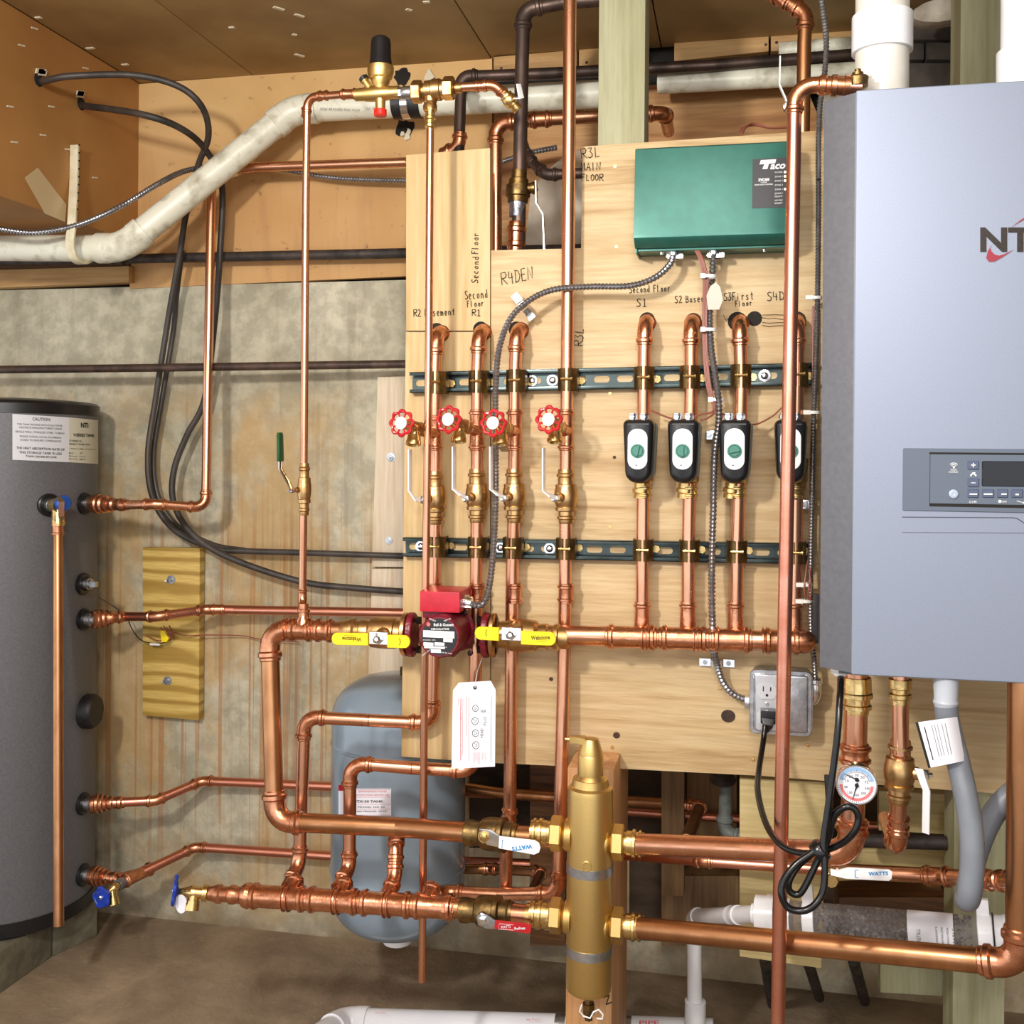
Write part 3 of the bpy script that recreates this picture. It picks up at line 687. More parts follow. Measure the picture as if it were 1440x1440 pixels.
obj('air_valve', MB().turn(V(ec.x, 2.15, z0_-.028), V(0, 0, 1), [(0, .012), (.004, .03), (.03, .034)], 20), WHT, ex, label='white plastic cap underneath')
obj('connector', MB().turn(V(ec.x+.02, 2.15, z1_-.004), V(0, 0, 1), [(0, .018), (.02, .018), (.02, .012), (.05, .012)], 16), BRK, ex)
def EK(px, py, off=0):
    d = ray(px, py); R_ = er+off; ax, ay = CP.x-ec.x, CP.y-2.15
    A = d.x**2+d.y**2; B = 2*(ax*d.x+ay*d.y); C_ = ax*ax+ay*ay-R_*R_
    t = (-B-math.sqrt(max(B*B-4*A*C_, 0)))/(2*A); return CP+d*t
def elab(x0, x1, y0, y1, mat, name, label):
    m = MB(); n = 8
    for i in range(n+1): x = x0+(x1-x0)*i/n; m.v += [EK(x, y0, .0008), EK(x, y1, .0008)]
    for i in range(n): m.f.append((2*i, 2*i+1, 2*i+3, 2*i+2))
    return obj(name, m, mat, ex, 60, label=label)
elab(476, 550, 1109, 1147, PAP, 'rating_label', 'white rating label with red and black print')
elab(476, 484, 1104, 1112, RED, 'warning_mark', 'small red warning mark')
def et(mb, s, x, y, W, H, bold=0): return tmesh(s, lambda a, b: EK(x+a, y-b, .0016), W, H, mb=mb, bold=bold)
m = MB(); et(m, 'HTX-30 TANK', 518, 1127, 42, 3.4, .02); et(m, 'MODEL HX 30', 522, 1135, 38, 2.2); et(m, 'MAX PRESSURE 100 PSI', 522, 1141, 44, 2.2)
obj('lettering', m, INK, ex)
m = MB(); et(m, 'EXPANSION TANK', 524, 1113, 40, 2.6); et(m, 'CAUTION READ BEFORE USE', 522, 1118, 50, 2.2); m2 = MB()
for y in (1110.5, 1121, 1131, 1138, 1146): m.sweep([EK(x, y, .0014) for x in (496, 510, 525, 540, 549)], .0003, 3)
obj('lettering', m, INKR, ex)

# ---- wall hung boiler
YF = 1.50
bx0 = U(1201, 500, YF).x; bzt = U(1202, 127, YF).z; bzb = U(1195.5, 949, YF).z; bx1 = bx0+.51
bo = thing('boiler', 'large silver and grey wall-hung boiler at the right edge', 'boiler', (bx0+.2, 1.6, bzb))
xk = U(1156, 500, YF+.03).x; xb = U(1166, 500, YB).x
cs = [V(bx0+.0005, YF+.002, 0), V(bx1, YF+.002, 0), V(bx1, YB-.03, 0), V(xb, YB-.03, 0), V(xk+.006, YF+.05, 0), V(xk, YF+.032, 0)]
obj('casing', MB().prism([V(p.x, p.y, bzb+.002) for p in cs], V(0, 0, bzt-bzb-.004)), GRY, bo, bevel=.002, recalc=True, label='dark grey side casing')
obj('front_panel', MB().bx(bx0, bx1, YF, YF+.017, bzb, bzt), SIL, bo, bevel=.0035, bseg=3, label='silver front panel')
obj('mounting_bracket', MB().bx(bx0+.02, bx1-.02, YB-.03, YB-.001, bzb+.05, bzb+.09).bx(bx0+.02, bx1-.02, YB-.03, YB-.001, bzt-.1, bzt-.06), GAL, bo, kind='stuff')
def fr(name, x0, y0, x1, y1, r, Y, d, mat, label=None, root=bo, bev=.0008):
    a, b = U(x0, y1, Y), U(x1, y0, Y); c = (a+b)/2; c.y = Y
    W, H = abs(b.x-a.x), abs(b.z-a.z)
    return obj(name, MB().slab(rrect(W, H, r), c, V(1, 0, 0), V(0, 0, 1), V(0, -1, 0), [(0, 0), (d-bev, 0), (d, bev)]), mat, root, 30, label=label)
fr('control_fascia', 1269, 632, 1490, 718, .002, YF, .0015, GRP, 'grey control fascia')
# recessed outline: a thin dark gasket line
def outline(name, x0, y0, x1, y1, Y, w_, mat, root=bo):
    m = MB()
    for (a, b, c, d) in ((x0, y0, x1, y0+w_), (x0, y1-w_, x1, y1), (x0, y0+w_, x0+w_, y1-w_)):
        p, q = U(a, d, Y), U(c, b, Y); m.bx(min(p.x, q.x), max(p.x, q.x), Y-.0004, Y, min(p.z, q.z), max(p.z, q.z))
    return obj(name, m, INK, root)
outline('gasket_line', 1307, 637.5, 1490, 712, YF-.0015, 1.1, INK)
fr('display', 1380.5, 649, 1450, 684, .002, YF-.0015, .0006, SCR, 'black display')
for (x0, y0, x1, y1) in ((1360.5, 648, 1376.5, 660), (1360.5, 672.5, 1376.5, 684.5), (1360.5, 688, 1376, 699.5), (1381, 688, 1397.5, 699.5), (1402, 688, 1417, 699.5), (1422, 688, 1438, 699.5)):
    fr('button', x0, y0, x1, y1, .001, YF-.0015, .0018, GRB)
c = U(1340.7, 694.5, YF-.0015); obj('button', MB().turn(c, V(0, -1, 0), [(0, .0058), (.002, .0058), (.0026, .005), (.0026, .002), (.0022, .001)], 24), M('pale grey button', 'A6B2C6', rough=.3), bo, label='round pale button')
m = MB(); YT = YF-.0036
def seg(m, x0, y0, x1, y1, Y, wpx): a, b = U(x0, y0, Y), U(x1, y1, Y); m.sweep([a, b], wpx*PX(x0, y0, Y)/2, 4)
seg(m, 1365.5, 654, 1372, 654, YT, 1.6); seg(m, 1368.7, 651, 1368.7, 657.2, YT, 1.6); seg(m, 1365.5, 679, 1372, 679, YT, 1.3)
seg(m, 1363.5, 694.8, 1374, 694.8, YT, 2.6); seg(m, 1383.5, 694.8, 1395.5, 694.8, YT, 2.8); seg(m, 1408, 694.8, 1415.5, 694.8, YT, 2.6); seg(m, 1428, 695.3, 1432.5, 695.3, YT, 3)
YT2 = YF-.002
for r_, w_ in ((2.2, 1.3), (4.6, 1.3), (7, 1.3)):
    m.sweep([U(1341.3+r_*sin(a), 658-r_*cos(a), YT2) for a in (rad(-48+12*i) for i in range(9))], w_*.00045, 4)
m.turn(U(1341.3, 657.5, YT2), V(0, -1, 0), [(0, .0012), (.0003, .0012)], 10)
ptext(m, 'WiFi', 1341, 660.8, 9, 2.6, YT2); ptext(m, 'ENABLED', 1341, 663.7, 13, 1.8, YT2, bold=.01)
m.sweep([U(1365.5, 670, YT2), U(1366, 667.5, YT2), U(1369, 665.8, YT2), U(1372, 668, YT2), U(1372.5, 669.5, YT2)], .0011, 5); m.sweep([U(1367.5, 664.8, YT2), U(1371.5, 664.8, YT2)], .0008, 4)
ptext(m, 'C1/M', 1368, 705.8, 10, 3, YT2, bold=.01); m.turn(U(1406, 705, YT2), V(0, -1, 0), [(0, .0021), (.0003, .0021)], 10); ptext(m, 'DHW', 1412.5, 705.5, 6.5, 2.6, YT2)
m.sweep([U(1430, 704.5, YT2), U(1437, 706.2, YT2)], .0005, 4); m.turn(U(1439, 707, YT2), V(0, -1, 0), [(0, .0012), (.0003, .0012)], 10)
obj('button_symbols', m, INKW, bo, label='white printed symbols')
m = MB(); P_ = [(1268.5, 727), (1426, 728), (1431, 729.5), (1444, 738), (1500, 738)]
m.sweep([U(x, y, YF-.0003) for x, y in P_], .0006, 5); m.sweep([U(1268.5, 748.6, YF-.0003), U(1500, 750, YF-.0003)], .0004, 4)
obj('pull_recess_edge', m, M('dark seam', '4A4E58', rough=.6), bo)
# emblem: three block letters with a red orbiting swoosh
m = MB(); Yl = YF-.0008
tmesh('NTI', lambda x, y: U(1378.5+x, 337-y, Yl), 84, 34.5, align='LEFT', mb=m, bold=.035)
m2 = MB(); k = len(m2.v)
obj('emblem_letters', m, M('dark bronze emblem', '2A221E', '352C28', 300, .35, .4), bo, label='dark block letters of the emblem')
def swoosh(pts):
    mm = MB()
    for x, y, w_ in pts: mm.v += [U(x-w_*.4, y+w_*.5, Yl-.0006), U(x+w_*.4, y-w_*.5, Yl-.0006)]
    for i in range(len(pts)-1): mm.f.append((2*i, 2*i+1, 2*i+3, 2*i+2))
    return mm
obj('emblem_swoosh', swoosh([(1395, 344, .5), (1391, 351, 4.5), (1390.5, 358, 9), (1395, 363, 10), (1402, 363.5, 8), (1411, 359.5, 5), (1422, 353, 1.6), (1426, 350.5, .3)]), M('red emblem', '8E1C30', rough=.35), bo, label='red swoosh')
obj('emblem_swoosh', swoosh([(1421, 321, .5), (1427, 316, 2), (1434, 311, 3.4), (1441, 307, 4.2), (1456, 303, 4)]), M('red emblem upper', '8E1C30', rough=.35), bo, label='red swoosh')
# under-side nuts
def under(px, r, d, mat=GRY): p = U(px, 950, 1.6); return MB().turn(V(p.x, 1.6, bzb-d), V(0, 0, 1), [(0, r), (d+.004, r)], 6)
for px, r, d in ((1203, .034, .006), (1266, .02, .006)):
    p = U(px, 960, 1.56); obj('union_nut', MB().turn(V(p.x, 1.56, bzb-d), V(0, 0, 1), [(0, r), (d+.004, r)], 6), GRY if px == 1203 else GAL, bo, 30)
p = U(1181, 955, 1.55); obj('cord_gland', MB().turn(V(p.x, 1.55, bzb-.012), V(0, 0, 1), [(0, .008), (.004, .012), (.014, .014)], 16), WHT, bo, label='white cord gland')

# ---- zone control box
GY = 1.815
gb = thing('zone_control_box', 'green metal zone control box on the upper plywood with black label', 'control box', U(1000, 345, 1.87))
g = MB(); Pf = [U(893.5, 336, GY), U(893.5, 208, GY+.014), U(1113, 190, GY+.014), U(1113, 321, GY)]
Pb = [U(891, 357, YB-.002), U(889.5, 205, YB-.002), U(1107, 188, YB-.002), U(1107, 345, YB-.002)]
Pm = [V(p.x, min(p.y+.014, YB), p.z-.014*(1 if i in (0, 3) else -.3)) for i, p in enumerate(Pf)]
X0, X1 = U(891.5, 280, GY).x, U(1110, 270, GY).x
ztop = U(893, 207, GY+.012).z; zb1 = U(893, 337, GY).z; zb2 = U(893, 349, GY+.02).z; 
def yz(x): return [V(x, YB-.001, ztop), V(x, GY+.022, ztop), V(x, GY+.013, ztop-.004), V(x, GY+.001, zb1+.008), V(x, GY+.001, zb1+.003), V(x, GY+.004, zb1-.001), V(x, GY+.022, zb2), V(x, YB-.001, zb2)]
g.prism(yz(X0), V(X1-X0, 0, 0)); obj('cover', g, GRN, gb, 25, bevel=.0015, recalc=True)
zb3 = zb2-.004
g = MB(); g.bx(X0+.004, X1-.004, GY+.03, YB-.001, zb3, zb2+.002); g.bx(X0+.001, X0+.004, GY+.026, YB-.001, zb3-.004, ztop); obj('back_box', g, GRN, gb, 30, bevel=.001)
# face plane mapping
def gface(px, py, off=.0006):
    a = V(0, GY+.013, ztop-.004); b = V(0, GY+.001, zb1+.008); n = V(0, -(a.z-b.z), (a.y-b.y)).normalized()
    if n.y > 0: n = -n
    d = ray(px, py); t = (a-CP).dot(n)/d.dot(n); return CP+d*t+n*off
m = MB(); m.prism([gface(1057.5, 293, .0001), gface(1058.5, 224, .0001), gface(1112, 221, .0001), gface(1112, 291.5, .0001)][::-1], V(0, -.0006, 0)); obj('label_plate', m, M('charcoal label plate', '24242C', rough=.45), gb, recalc=True, label='charcoal label plate')
def gt(mb, s, px, py, W, H, bold=0, sh=0): return tmesh(s, lambda x, y: gface(px+x+y*sh, py-y-x*.05, .0012), W, H, mb=mb, bold=bold)
m = MB(); gt(m, 'aco', 1094, 234.5, 21, 7.5, .03, .25)
m.prism([gface(1068, 231.5, .0009), gface(1070, 225.5, .0009), gface(1091.5, 224.3, .0009), gface(1090, 230, .0009)][::-1], V(0, -.0003, 0))
m.prism([gface(1072, 238, .0009), gface(1075, 231, .0009), gface(1081, 231, .0009), gface(1079, 238, .0009)][::-1], V(0, -.0003, 0))
gt(m, 'ZVC405', 1074, 253, 16, 4, .05); gt(m, '5 ZONE', 1074, 256.6, 9, 1.7, .02); gt(m, 'ZONE VALVE CONTROL', 1074, 259.8, 26, 1.9, .02)
for s, y in (('POWER', 242.5), ('ZONE 1', 248.5), ('ZONE 2', 254.5), ('ZONE 3', 260.5), ('ZONE 4', 266.5), ('ZONE 5', 272.2), ('PRIORITY', 276.5), ('POST PURGE', 282), ('RESET', 286)): gt(m, s, 1095, y, 11, 2.2)
obj('lettering', m, INKW, gb)
for y in (242.5, 248.5, 254.5, 266.5): obj('indicator_light', MB().turn(gface(1104, y-.3, .0008), V(0, -1, 0), [(0, .0019), (.0008, .0019)], 12), GLW, gb, label='lit amber indicator')
for x, y in ((930, 348), (1075, 343)): obj('screw', MB().turn(V(U(x, y, GY+.04).x, GY+.045, zb3-.004), V(0, 0, 1), [(0, .003), (.006, .004)], 10), CHR, gb)
def connector(x, root, Yc=GY+.052):
    p = V(U(x, 352, Yc).x, Yc, zb3)
    mm = MB().turn(p+V(0, 0, -.012), V(0, 0, 1), [(0, .0105), (.006, .0115), (.006, .014), (.012, .014)], 14)
    mm.ob(p+V(.004, -.004, -.008), V(.013, 0, 0), V(0, .006, 0), V(0, 0, .004)); mm.turn(p+V(.014, -.008, -.008), V(0, -1, 0), [(0, .004), (.004, .004)], 8); mm.turn(p+V(-.008, -.008, -.008), V(0, -1, 0), [(0, .004), (.004, .004)], 8)
    return obj('cable_connector', mm, CHR, root, 30)
connector(947, gb); connector(1004, gb)

# ---- air and dirt separator
YS = 1.735
se = thing('hydraulic_separator', 'tall brass cylindrical separator strapped to the reddish post', 'separator', U(828, 1425, YS))
sc0 = U(829, 1250, YS); sx = sc0.x
def zz(py): return U(829, py, YS).z
def xr(px): return px*PX(829, 1200, YS)
o_ = V(sx, YS, 0)
def sturn(name, prof, mat, n=40, **k): return obj(name, MB().turn(V(sx, YS, 0), V(0, 0, 1), [(zz(y), xr(r)) for y, r in prof], n), mat, se, 30, **k)
sturn('body', [(1396, 20), (1394, 26), (1390, 31), (1384, 32.2), (1113, 32.2), (1107, 31), (1104, 26.5), (1097, 25), (1094, 24.5)], BRC)
sturn('neck', [(1096, 23.5), (1090, 19), (1089, 18), (1062, 18), (1060, 17)], BRC)
m = MB(); d0 = V(0, 0, 1)
zc_ = zz(1060); m.turn(V(sx, YS, zc_-.001), d0, [(0, xr(17)), (.006, xr(16.5)), (.02, xr(13)), (.026, xr(11)), (.0275, xr(6))], 28)
m.rect_sweep([V(sx+.004, YS, zc_+.012), V(sx-.012, YS, zc_+.022), V(sx-.024, YS, zc_+.0225), V(sx-.0345, YS, zc_+.021)], V(0, 1, 0), [.024, .022, .013, .009], .010)
m.turn(V(sx-.033, YS, zc_+.0215), V(-1, 0, 0), [(0, .0045), (.006, .004), (.006, .0026), (.009, .0026)], 12)
obj('vent_cap', m, BRC, se, 30, label='brass vent cap with side spout')
sturn('drain_cock', [(1396, 9), (1404, 9.5), (1404, 6), (1411, 6.5), (1411, 9), (1424, 9), (1427, 6), (1434, 6)][::-1], BRK, 6)
m = MB().sweep([V(sx+xr(x), YS-.012+.004*cos(x), zz(y)) for x, y in ((-8, 1408), (-11, 1418), (-6, 1426), (4, 1425), (9, 1415), (16, 1411), (22, 1417), (21, 1424), (13, 1427))], .0014, 6)
obj('seal_ring', m, WHT, se, label='white plastic cap strap')
for y, h in ((1219, 13), (1333, 13)):
    o = sturn('strap', [(y+h*.5, 32.4), (y+h*.5, 33.0), (y-h*.5, 33.0), (y-h*.5, 32.4)], GAL, label='galvanised strap')
    for s_ in (-1, 1):
        pass
m = MB(); zq = zz(1206); m.slab([(x, y) for x, y in circ(.0085, 20)], V(sx, YS-xr(32.2)-.0002, zq), V(1, 0, 0), V(0, 0, 1), V(0, -1, 0), [(0, 0), (.0016, 0), (.002, .0006), (.002, .0022), (.0014, .0026)])
obj('emblem', m, BRC, se, 30, label='round stamped mark')
for y in (1178, 1294):
    for s_ in (-1, 1):
        a = U(829, y-(5 if s_ < 0 else 0)+3, YS); ax = V(s_, 0, 0)
        c0 = V(sx-xr(9 if s_ > 0 else -1), YS, a.z)
        obj('side_port', MB().turn(c0, ax, [(xr(26), xr(24)), (xr(35), xr(22)), (xr(38), xr(17.5)), (xr(41), xr(15))], 28), BRC, se, 30)
        obj('hex_nut', MB().turn(c0, ax, [(xr(40), xr(22)), (xr(42), xr(24.5)), (xr(55), xr(24.5)), (xr(57), xr(22))], 6, ph=rad(30)), BRC, se, 30)
        obj('adapter', MB().turn(c0, ax, [(xr(56), xr(15)), (xr(61), xr(15.5)), (xr(61), xr(17)), (xr(68), xr(17)), (xr(69), xr(19.5)), (xr(73), xr(19.5)), (xr(74), xr(16.5)), (xr(77), xr(16.5)), (xr(78), xr(19)), (xr(81), xr(19)), (xr(82), xr(16.2)), (xr(85), xr(16))], 24), BRS, se, 30, label='shiny brass press adapter')

# ---- circulator pump
cp = thing('circulator_pump', 'maroon circulator pump with red terminal box in the supply header', 'pump', U(628, 925, 1.86))
YFp = 1.735; fc = U(618, 895.5, YFp); ax = V(0, 1, 0)
rF = 30*PX(618, 895, YFp)
obj('motor', MB().turn(fc, ax, [(0, rF*.93), (.003, rF), (.004, rF), (.012, rF*.985), (.06, rF*.97), (.075, rF*1.0), (.078, rF*1.12), (.084, rF*1.12), (.086, rF*1.0), (.105, rF*.95)], 48), MAR, cp, 30)
obj('nameplate', MB().turn(fc-ax*.0006, ax, [(0, rF*.86), (.002, rF*.87)], 40), M('black name plate', '202024', rough=.4), cp, 30, label='round black name plate')
m = MB(); yp_ = YFp-.0012
ptext(m, 'Bell & Gossett', 624, 878.5, 28, 4.2, yp_, bold=.02); ptext(m, 'CIRCULATOR', 619, 884.6, 26, 2.8, yp_, bold=.02)
for x, y, w_, h_ in ((617, 889.5, 44, 2.6), (617, 894.5, 44, 2.6), (630, 900, 13, 5.4), (602.5, 905.8, 14, 4), (618, 905.8, 14, 4), (611, 910.5, 29, 1.6), (613, 915.5, 14, 4.2)):
    a, b = U(x-w_/2, y+h_/2, yp_), U(x+w_/2, y-h_/2, yp_); m.bx(a.x, b.x, yp_-.0003, yp_, a.z, b.z)
ptext(m, 'MODEL NO.', 604, 900, 18, 1.7, yp_); ptext(m, 'RPM', 624, 910.3, 8, 1.5, yp_); ptext(m, 'MADE IN USA', 626, 918, 20, 1.8, yp_, rot=rad(8)); ptext(m, 'MORTON GROVE, IL', 600, 917.5, 16, 1.8, yp_, rot=rad(-38)); ptext(m, 'SERIES', 608, 871.6, 10, 2, yp_, rot=rad(22)); ptext(m, 'NRF-22', 629, 871.6, 10, 2, yp_, rot=rad(-20))
obj('lettering', m, INKW, cp)
obj('logo_dot', MB().turn(U(602.5, 878, yp_), V(0, -1, 0), [(0, .0034), (.0004, .0034)], 20), M('coral mark', 'E06A62', rough=.5), cp, label='coral round logo')
YH = 1.832
hz_ = U(628, 893, YH)
m = MB(); m.turn(V(hz_.x-.045, YH, hz_.z), V(1, 0, 0), [(0, .021), (.018, .027), (.03, .038), (.06, .038), (.072, .027), (.09, .021)], 32)
obj('volute', m, MAR, cp, 35)
for x in (579, 684):
    c = U(x, 892.5 if x < 600 else 893, YH); m = MB()
    m.slab([(a*.8, b) for a, b in [(.036*cos(t)+.0*1, .040*sin(t)) for t in (2*pi*i/28 for i in range(28))]], c+V(-.006, 0, 0), V(0, 1, 0), V(0, 0, 1), V(1, 0, 0), [(0, .002), (.002, 0), (.010, 0), (.012, .002)])
    obj('flange', m, MAR, cp, 30)
    for s_ in (-1, 1):
        d = 1 if x > 600 else -1
        m = MB().turn(c+V(-.016*1, 0, s_*.026), V(1, 0, 0), [(0, .0075), (.007, .0075), (.007, .004), (.026, .004), (.026, .0075), (.033, .0075)], 6); obj('flange_bolt', m, M('blackened steel', '3C3430', '241E1C', 60, .4, .8), cp, 30)
    m = MB(); m.slab([(a*.8, b) for a, b in circ(.039, 28)], c+V((.008 if x > 600 else -.016), 0, 0), V(0, 1, 0), V(0, 0, 1), V(1, 0, 0), [(0, .002), (.002, 0), (.008, 0), (.009, .002)])
    obj('companion_flange', m, BRA, cp, 30, label='brass companion flange')
m = MB(); a, b = U(590, 860, 1.765), U(646.5, 833, 1.765); m.bx(a.x, b.x, 1.765, 1.845, a.z, b.z)
obj('terminal_box', m, REDB, cp, bevel=.003, label='red terminal box')
m = MB(); a, b = U(592, 868, 1.78), U(636, 858, 1.78); m.bx(a.x+.004, b.x, 1.775, 1.85, a.z, b.z); obj('terminal_base', m, MAR, cp, bevel=.002)
c = U(651, 846, 1.80); m = MB().turn(c+V(-.008, 0, .0), V(1, 0, -.08), [(0, .012), (.01, .012), (.01, .0135), (.017, .0135), (.017, .011), (.024, .0105)], 16); m.turn(c+V(.006, -.012, -.008), V(1, 0, 0), [(-.004, .003), (.012, .003)], 8)
obj('cable_connector', m, CHR, cp, 30)
for x, y in ((662, 918), (655, 861)): obj('bolt', MB().turn(U(x, y, 1.812), V(0, -1, 0), [(0, .005), (.006, .005), (.007, .003)], 6), M('dark bolt', '3A2024', rough=.4, metal=.6), cp)

# ---- information tag hanging from the pump
tg = thing('paper_tag', 'white paper tag with red print hanging below the pump', 'tag', U(668, 1085, 1.81))
Yt = 1.80
def tU(x, y): return U(x, y, Yt+.012*(1085-y)/130*0)
m = MB(); m.prism([tU(*p) for p in [(635, 1081), (637, 971), (645, 960), (690, 957.5), (697, 970), (696, 1078)]][::-1], V(0, .0006, 0)); obj('card', m, PAP, tg, recalc=True)
obj('eyelet', MB().turn(U(668, 967, Yt-.0002), V(0, -1, 0), [(0, .0034), (.0004, .0034)], 14), M('dark eyelet', '3A2030', rough=.6), tg, label='dark punched hole')
m = MB(); yy = Yt-.0005
for x, y0, y1, r in ((645, 981, 992, .8), (648, 981, 1070, .8), (651, 981, 1062, .8), (656.5, 980, 1035, .9), (659.5, 980, 1070, .8)): m.sweep([U(x, y0, yy), U(x-.6, (y0+y1)/2, yy), U(x-.3, y1, yy)], .0004*r, 3)
for x in (666, 668, 670, 672, 674, 678, 680.5, 683): m.sweep([U(x, 1058, yy), U(x, 1070+random.uniform(-3, 6), yy)], .0003, 3)
ptext(m, 'WARNING  READ ALL INSTRUCTIONS BEFORE INSTALLING', 648, 1026, 86, 2, yy, rot=rad(-90))
obj('red_print', m, INKR, tg)
m = MB(); m.sweep([U(691, 978, yy), U(690.6, 1030, yy), U(690.2, 1072, yy)], .0003, 3)
for x, y, r in ((668.5, 996, 4), (668, 1014, 4.6), (668.5, 1031, 4.4), (669, 1048, 4.6)):
    m.sweep([U(x+r*cos(t), y+r*1.15*sin(t), yy) for t in (2*pi*i/12 for i in range(12))], .0005, 4, closed=True); m.sweep([U(x-r*.5, y-r*.6, yy), U(x+r*.5, y, yy), U(x-r*.4, y+r*.6, yy)], .0004, 4)
ptext(m, 'NSK', 680, 1000, 8, 4, yy); ptext(m, 'FLO', 682, 1014, 12, 3.6, yy, rot=rad(-90)); ptext(m, 'HEAD', 677.5, 1031, 13, 4, yy, rot=rad(-90))
obj('black_print', m, INK, tg)
m = MB().sweep([U(668, 967, Yt-.001), U(668.5, 960, Yt-.004), U(671, 945, 1.83), U(678, 925, 1.852), U(681, 918, 1.855)], .0007, 6); obj('string', m, WHT, tg)
# ================================================================ PIPEWORK ON THE BOARD
YP = 1.866; r34 = .0117; r12 = .0068; rH = .0168
# ---- strut rails
def strut(name, label, L0, L1, R0, R1, clamps, slots_off):
    a, b = U(*L0, YB), U(*L1, YB); c, d = U(*R0, YB), U(*R1, YB)
    H = .034; za, zc = (a.z+b.z)/2, (c.z+d.z)/2; H = (abs(a.z-b.z)+abs(c.z-d.z))/2
    root = thing(name, label, 'strut rail', V((a.x+c.x)/2, YB, min(za, zc)-H/2), 'strut rails')
    O = V(a.x, 0, za); ux = V(c.x-a.x, 0, zc-za); L = ux.length; ux.normalize(); uz = V(-ux.z, 0, ux.x)
    if uz.z < 0: uz = -uz
    yw = YB-.002; m = MB()
    P = lambda x, z, y: V((O+ux*x+uz*z).x, y, (O+ux*x+uz*z).z)
    pitch = .0415; x = 0; i = 0; h = H/2-.002
    while x < L-1e-4:
        x1 = min(x+pitch, L); cx, w_ = (x+x1)/2, (x1-x)
        n = 24; ko = len(m.v)
        sw_, sh_ = min(.0145, w_/2-.004), .0062
        for k in range(n):
            t = 2*pi*k/n; ct, st_ = cos(t), sin(t)
            # rectangle boundary point
            q = min((w_/2)/abs(ct) if abs(ct) > 1e-6 else 9, h/abs(st_) if abs(st_) > 1e-6 else 9)
            m.v.append(P(cx+q*ct, q*st_, yw))
        ki = len(m.v)
        for k in range(n):
            t = 2*pi*k/n; ex_ = (sw_-sh_)*(1 if cos(t) > 1e-6 else -1 if cos(t) < -1e-6 else 0)
            m.v.append(P(cx+ex_+sh_*cos(t), sh_*sin(t), yw))
        kb = len(m.v)
        for k in range(n): v = m.v[ki+k]; m.v.append(V(v.x, YB-.0003, v.z))
        for k in range(n): j = (k+1) % n; m.f.append((ko+k, ko+j, ki+j, ki+k)); m.f.append((ki+k, ki+j, kb+j, kb+k))
        x = x1; i += 1
    obj('web', m, STR, root, 30, recalc=False)
    for s_ in (-1, 1):
        m = MB(); m.prism([P(0, s_*H/2, YB-.001), P(L, s_*H/2, YB-.001), P(L, s_*(H/2-.002), YB-.001), P(0, s_*(H/2-.002), YB-.001)], V(0, -.019, 0))
        z1, z2 = H/2, H/2-.0065
        m.prism([P(0, s_*z1, YB-.018), P(L, s_*z1, YB-.018), P(L, s_*z2, YB-.018), P(0, s_*z2, YB-.018)], V(0, -.002, 0))
        obj('flange', m, STR if True else STRG, root, 30, recalc=True, bevel=.0005)
    for k, (px, brassy) in enumerate(clamps):
        q = U(px, (L0[1]+L1[1])/2+(px-L0[0])*((R0[1]+R1[1]-L0[1]-L1[1])/2)/(R0[0]-L0[0]), YP)
        m = MB(); r = r34
        # two clamp halves hugging the pipe
        for s_ in (-1, 1):
            P2 = [V(q.x+s_*(r+.0045), YB-.012, 0), V(q.x+s_*(r+.0045), YP, 0)]+[V(q.x+s_*(r+.0016)*cos(rad(t)), YP-(r+.0016)*sin(rad(t)), 0) for t in (10, 35, 60, 80)]
            P2 = [V(p.x, p.y, q.z) for p in P2]
            m.rect_sweep(P2, V(0, 0, 1), H+.002, .0022)
        o = obj('pipe_clamp', m, BRK, root, 30, label='tarnished pipe clamp')
        m = MB().turn(V(q.x-.010, YP-r-.003, q.z+.001), V(1, 0, 0), [(0, .0022), (.004, .0022), (.004, .0038), (.006, .0038), (.006, .0022), (.018, .0022), (.018, .0034), (.021, .0034)], 8)
        obj('clamp_screw', m, BRS, o)
        m = MB().turn(V(q.x+r+.009, YB-.0035, q.z), V(0, -1, 0), [(0, .0075), (.003, .007)], 6); obj('clamp_bolt', m, BRS, o)
    for px in slots_off:
        q = U(px, (L0[1]+L1[1])/2+(px-L0[0])*((R0[1]+R1[1]-L0[1]-L1[1])/2)/(R0[0]-L0[0]), yw)
        m = MB().turn(q, V(0, -1, 0), [(0, .010), (.0015, .0105), (.0017, .0065), (.004, .006), (.0055, .004)], 14); obj('mounting_screw', m, CHR, root)
    return root
strut('strut_rail', 'upper dark green slotted strut rail holding the zone pipes above the black valve heads', (580.5, 525), (580.5, 552.8), (1147, 510.5), (1147, 543), [(614, 1), (672, 1), (725, 1), (798, 1), (905.5, 1), (970, 1), (1042, 1), (1122, 1)], [624, 777, 748, 1075])
strut('strut_rail', 'lower dark green slotted strut rail just above the red circulator pump', (571, 754), (571, 782), (1137, 764), (1137, 791), [(613, 1), (671, 1), (720, 1), (795, 1), (904, 1), (969, 1), (1036, 1), (1119, 1)], [592, 773, 704])

